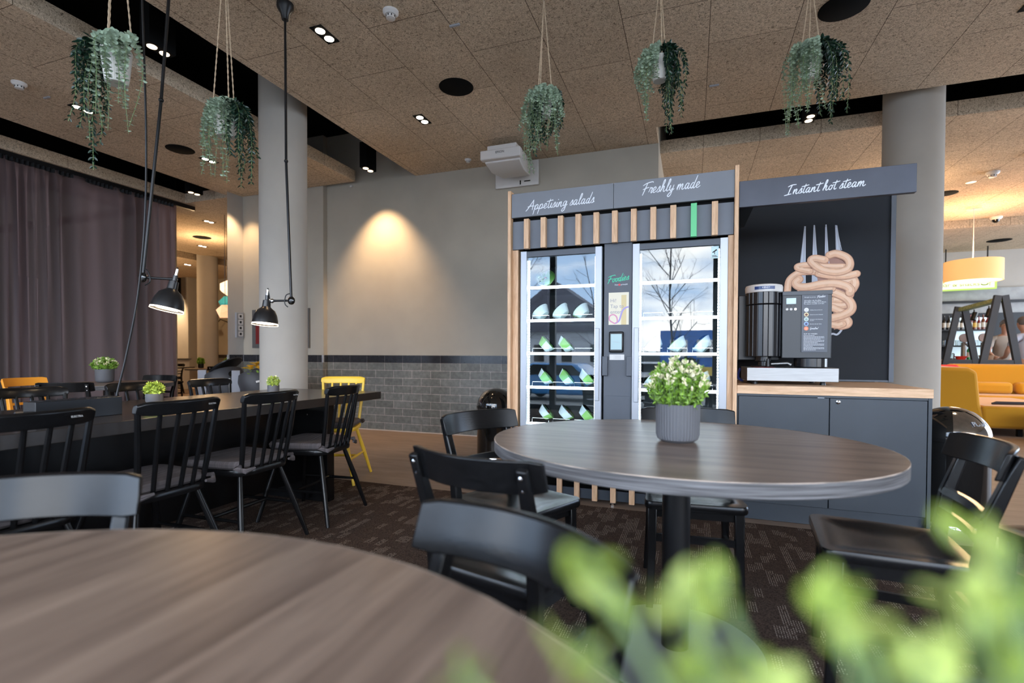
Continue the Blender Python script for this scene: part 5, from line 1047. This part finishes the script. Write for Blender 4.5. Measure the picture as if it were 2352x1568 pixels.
m=MB(); m.rings([[(.26*k_1*math.cos(2*PI*i/20),.14*k_1*math.sin(2*PI*i/20)+o_,z) for i in range(20)] for z,k_1,o_ in((.42,1.05,.03),(.6,1.1,.0),(.8,1.0,-.02),(.93,.75,-.02),(1.02,.35,-.02),(1.05,.15,-.02))]); obj('body_cloth',m,mat('black_jacket_cloth',(.008,.008,.009),.9),jk); m=MB(); m.tube([(-.24,.0,.88),(-.33,.02,.66),(-.32,.08,.45)],[.07,.065,.05],12); m.tube([(.24,.0,.88),(.33,.02,.66),(.32,.08,.45)],[.07,.065,.05],12); obj('sleeve',m,bpy.data.materials['black_jacket_cloth'],jk)
dup(src,(-10.0,6.83,0),math.radians(160),'black bistro chair under the black jacket beside the curtain edge','far black bistro chairs in the passage')
# wall lamp + folded lanterns
wlp=thing('wall_lamp','small black jointed wall lamp at the end of the passage','wall lamp',(-13.9,11.96,2.05)); obj('wall_plate',MB().lathe([(0,0),(.05,0),(.05,-.02),(0,-.02)],n=16,ax='Y'),M['blackm'],wlp); obj('arm',MB().tube([(0,-.02,0),(-.16,-.2,.10),(-.30,-.3,-.12)],.014,8),M['blackm'],wlp); obj('lamp_shade',MB().lathe([(.03,.06),(.06,0),(.11,-.1)],(-.32,-.3,-.2),20),M['blackm'],wlp)
def lantern(label,loc,r,col,es,rot):
    bm=bmesh.new(); bmesh.ops.create_icosphere(bm,subdivisions=1,radius=r); me=bpy.data.meshes.new('lantern'); bm.to_mesh(me); bm.free()
    me.materials.append(mat('paper_'+col[0],col[1],.8,emit=col[1],es=es)); o=bpy.data.objects.new('paper_lantern',me); link(o); o.location=loc; o.rotation_euler=rot; tag(o,label,'lantern','faceted paper lanterns'); obj('cord',MB().tube([(0,0,0),tuple(Matrix.Rotation(0,3,'X')@(o.rotation_euler.to_matrix().inverted()@Vector((0,0,ZC-loc[2]))))],.004,5),M['blackm'],o); return o
lantern('glowing cream faceted lantern, upper of the cluster by the wall edge',(-7.88,6.75,2.25),.15,('cream',(.95,.62,.35)),.85,(.3,.2,.5)); lantern('teal faceted lantern in the middle of the cluster by the wall edge',(-8.22,7.02,2.02),.145,('teal',(.05,.32,.27)),.35,(.7,.1,.2)); lantern('orange faceted lantern, lowest of the cluster by the wall edge',(-7.66,6.50,1.80),.14,('orange',(.85,.40,.20)),.55,(.1,.6,.9))
# planters by the wall: round tubs in grey stands
def tub(label,x,y,rz,flow):
    t=thing('tub_planter',label,'planter',(x,y,0),rz,'dark round tubs on grey stands')
    for s in(-1,1): obj('stand_post',MB().box((s*.30-.045,-.05,0),(s*.30+.045,.05,.86)),mat('grey_stand',(.25,.25,.28),.6) if s<0 else bpy.data.materials['grey_stand'],t,bevel=.004)
    obj('stand_rail',MB().box((-.26,-.03,.52),(.26,.03,.60)),mat('stand_wood',(.2,.15,.13),.6),t)
    tb_=obj('tub',MB().lathe([(0,.0),(.13,.0),(.21,.12),(.235,.26),(.22,.34),(.20,.34),(.19,.25),(0,.22)],n=36),mat('dark_grey_plastic',(.035,.034,.038),.55),t); tb_.location=(.0,-.08,.50); tb_.rotation_euler=(math.radians(-22),math.radians(-14),0)
    obj('handle_hole',MB().lathe([(0,-.004),(.035,-.004),(.038,0)],(.10,-.232,.23),20,ax='Y'),M['gloss'],tb_); obj('pale_sticker',MB().cbox((.02,-.234,.165),(.10,.012,.022)),M['white'],tb_)
    if flow:
        R=random.Random(5); b,l=MB(),MB()
        for i in range(60):
            a=R.uniform(0,6.3); q=math.sqrt(R.random())*.2; p=Vector((q*math.cos(a)-.02,q*math.sin(a)-.08,.86+.10*(1-(q/.2)**2)+R.uniform(-.02,.02)))
            for k in range(10): an=k*.628; leafcard(b if q<.2 else l,p,Vector((math.cos(an),math.sin(an),.45)),Vector((0,0,1)),.045,.022)
            leafcard(l,p-Vector((0,0,.05)),rv(R),rv(R),.04,.025)
        obj('yellow_flowers',b,mat('yellow_petals',(.85,.50,.03),.5),t,smooth=False); obj('foliage',l,M['leaf'],t,smooth=False)
    else: obj('tub_lid',MB().lathe([(0,.0),(.20,.0),(.205,.014),(0,.016)],n=32),M['blackm'],t,loc=(-.04,-.06,.90),rot=(math.radians(-18),math.radians(-28),0))
    return t
tub('dark round tub with tilted lid on grey stand left of the left column',-5.52,4.75,math.radians(48),False); tub('dark round tub of yellow flowers on a grey stand against left column',-5.00,4.78,math.radians(48),True)
m=MB(); m.rings([[(.10*k_1*math.cos(2*PI*i/14),.09*k_1*math.sin(2*PI*i/14),z) for i in range(14)] for z,k_1 in((0,1),(.08,1.05),(.18,.5),(.22,.2))]); 
obj('cloth_bag',m,mat('blue_plastic',(.01,.08,.6),.5),loc=(-5.217,5.056,.48),label='bright blue cloth hanging between the two round tubs',cat='cloth')
obj('bench_board',MB().box((-.6,.10,.44),(.5,.32,.48)),mat('stand_wood2',(.12,.11,.09),.6),loc=(-5.25,4.75,0),rz=math.radians(48),label='dark board shelf beneath the two round tubs',cat='shelf')
# ================================================================ OUTSIDE (seen reflected in the fridge doors)
def onbj(name,mb,m,label,cat,loc=(0,0,0),group=None,parent=None,**k): return obj(name,mb,m,parent,loc=loc,label=label,cat=cat,group=group,**k)
onbj('street_ground',MB().box((-60,-80,-.75),(60,-2.6,-.65)),mat('wet_street_and_verge',(.19,.19,.18),.8,noise=.3,nscale=.5),None,None,kind='structure',smooth=False)
bark=mat('bare_bark',(.035,.03,.03),.9)
def tree(label,loc,h,seed):
    m=MB(); R=random.Random(seed)
    def br(p,d,l,r,lv):
        pts=[p]; q=p; dd=d
        for k in range(3): dd=(dd+rv(R)*.10+Vector((0,0,.04))).normalized(); q=q+dd*l/3; pts.append(q)
        m.tube(pts,[r,r*.86,r*.74,r*.6],5 if lv>1 else 7,cap=False)
        if lv>=3: return
        for k in range(4 if lv else 12):
            u=R.uniform(.3,1) if lv else .24+.74*k/12; i=min(2,int(u*3)); b=pts[i].lerp(pts[i+1],u*3-i if u<1 else 1); a=rv(R); a=(a-dd*a.dot(dd)).normalized(); nd=(dd*.75+a*.75).normalized(); br(b,nd,l*(.6 if lv else .36)*R.uniform(.7,1.1),r*.5*(1-.3*u),lv+1)
        if lv==0: br(pts[-1],dd,l*.4,r*.55,2)
    br(Vector((0,0,0)),Vector((0,0,1)),h*.8,h*.0075,0)
    t=thing('bare_tree',label,'tree',loc,0,'bare winter trees outside'); obj('branches',m,bark,t); return t
tree('tall bare winter tree outside, reflected in the right fridge door',(-.75,-19,-.65),8.2,3); tree('bare winter tree outside, reflected at the left edge of the left fridge door',(-9.9,-21,-.65),8.5,5); tree('bare winter tree outside, reflected right in the left fridge door',(-5.2,-23,-.65),7.0,8)
hs=thing('house','pale gabled house across the street reflected in the left fridge door','house',(-9.4,-33,-.65))
obj('wall',MB().box((-5.5,-3,0),(4.5,3,3.6)),mat('pale_house_render',(.42,.44,.48),.8),hs); obj('roof',MB().prism([(-5.8,3.5),(4.8,3.5),(-.6,7.4)],-3.3,3.3,'Y'),mat('dark_roof_tiles',(.10,.10,.13),.8),hs)
m=MB(); [m.box((x,2.98,1.2),(x+.8,3.02,2.5)) for x in(-4.4,-2.2,0,2.2)]; obj('window',m,M['gloss'],hs)
ctn=thing('site_container','blue site container with white-framed windows across the street','container',(.75,-27.5,-.65)); obj('shell',MB().box((-2.7,-1.2,.3),(4.2,1.2,3.3)),mat('container_blue',(.02,.12,.42),.5),ctn); obj('yellow_stripe',MB().box((-2.7,1.2,.45),(4.2,1.23,1.0)),mat('container_yellow',(.6,.42,.05),.5),ctn)
for x in(-2.1,-.5,1.1): w_=obj('window_frame',MB().box((x,1.2,1.6),(x+1.05,1.25,2.7)),M['white'],ctn); obj('window_pane',MB().box((x+.3,1.25,1.75),(x+.75,1.26,2.55)),M['gloss'],w_)
def car(label,loc,rz,c):
    t=thing('car',label,'car',loc,rz,'parked cars outside'); m=MB(); P=[(-2.1,.25),(2.1,.25),(2.15,.75),(1.2,.95),(.7,1.4),(-1.0,1.42),(-1.8,.98),(-2.15,.85)]; m.prism(P,-.85,.85,'Y'); obj('body',m,c,t,bevel=.08,seg=3)
    m=MB(); m.prism([(-1.55,.98),(.98,.98),(.58,1.34),(-.95,1.36)],-.87,.87,'Y'); obj('windows',m,M['gloss'],t)
    for x in(-1.35,1.35):
        for y in(-.85,.85): obj('wheel',MB().lathe([(0,-.1),(.3,-.1),(.33,0),(.3,.1),(0,.1)],(x,y,.33),20,ax='Y'),M['blackm'],t)
    return t
car('bright blue parked car reflected low in the left fridge door',(-4.6,-11.5,-.65),.1,mat('car_blue',(.01,.16,.42),.25,coat=.5)); car('white parked car outside, reflected low in the right fridge door',(-1.9,-16.5,-.65),-.1,mat('car_white',(.6,.62,.65),.25,coat=.5))
onbj('hedge',MB().box((-40,-38.5,-.65),(40,-37.5,1.4)),mat('far_hedge',(.10,.11,.11),.9,noise=.5,nscale=1.5),'long dim hedge line at the end of the street',  'hedge')
bpy.context.view_layer.update()
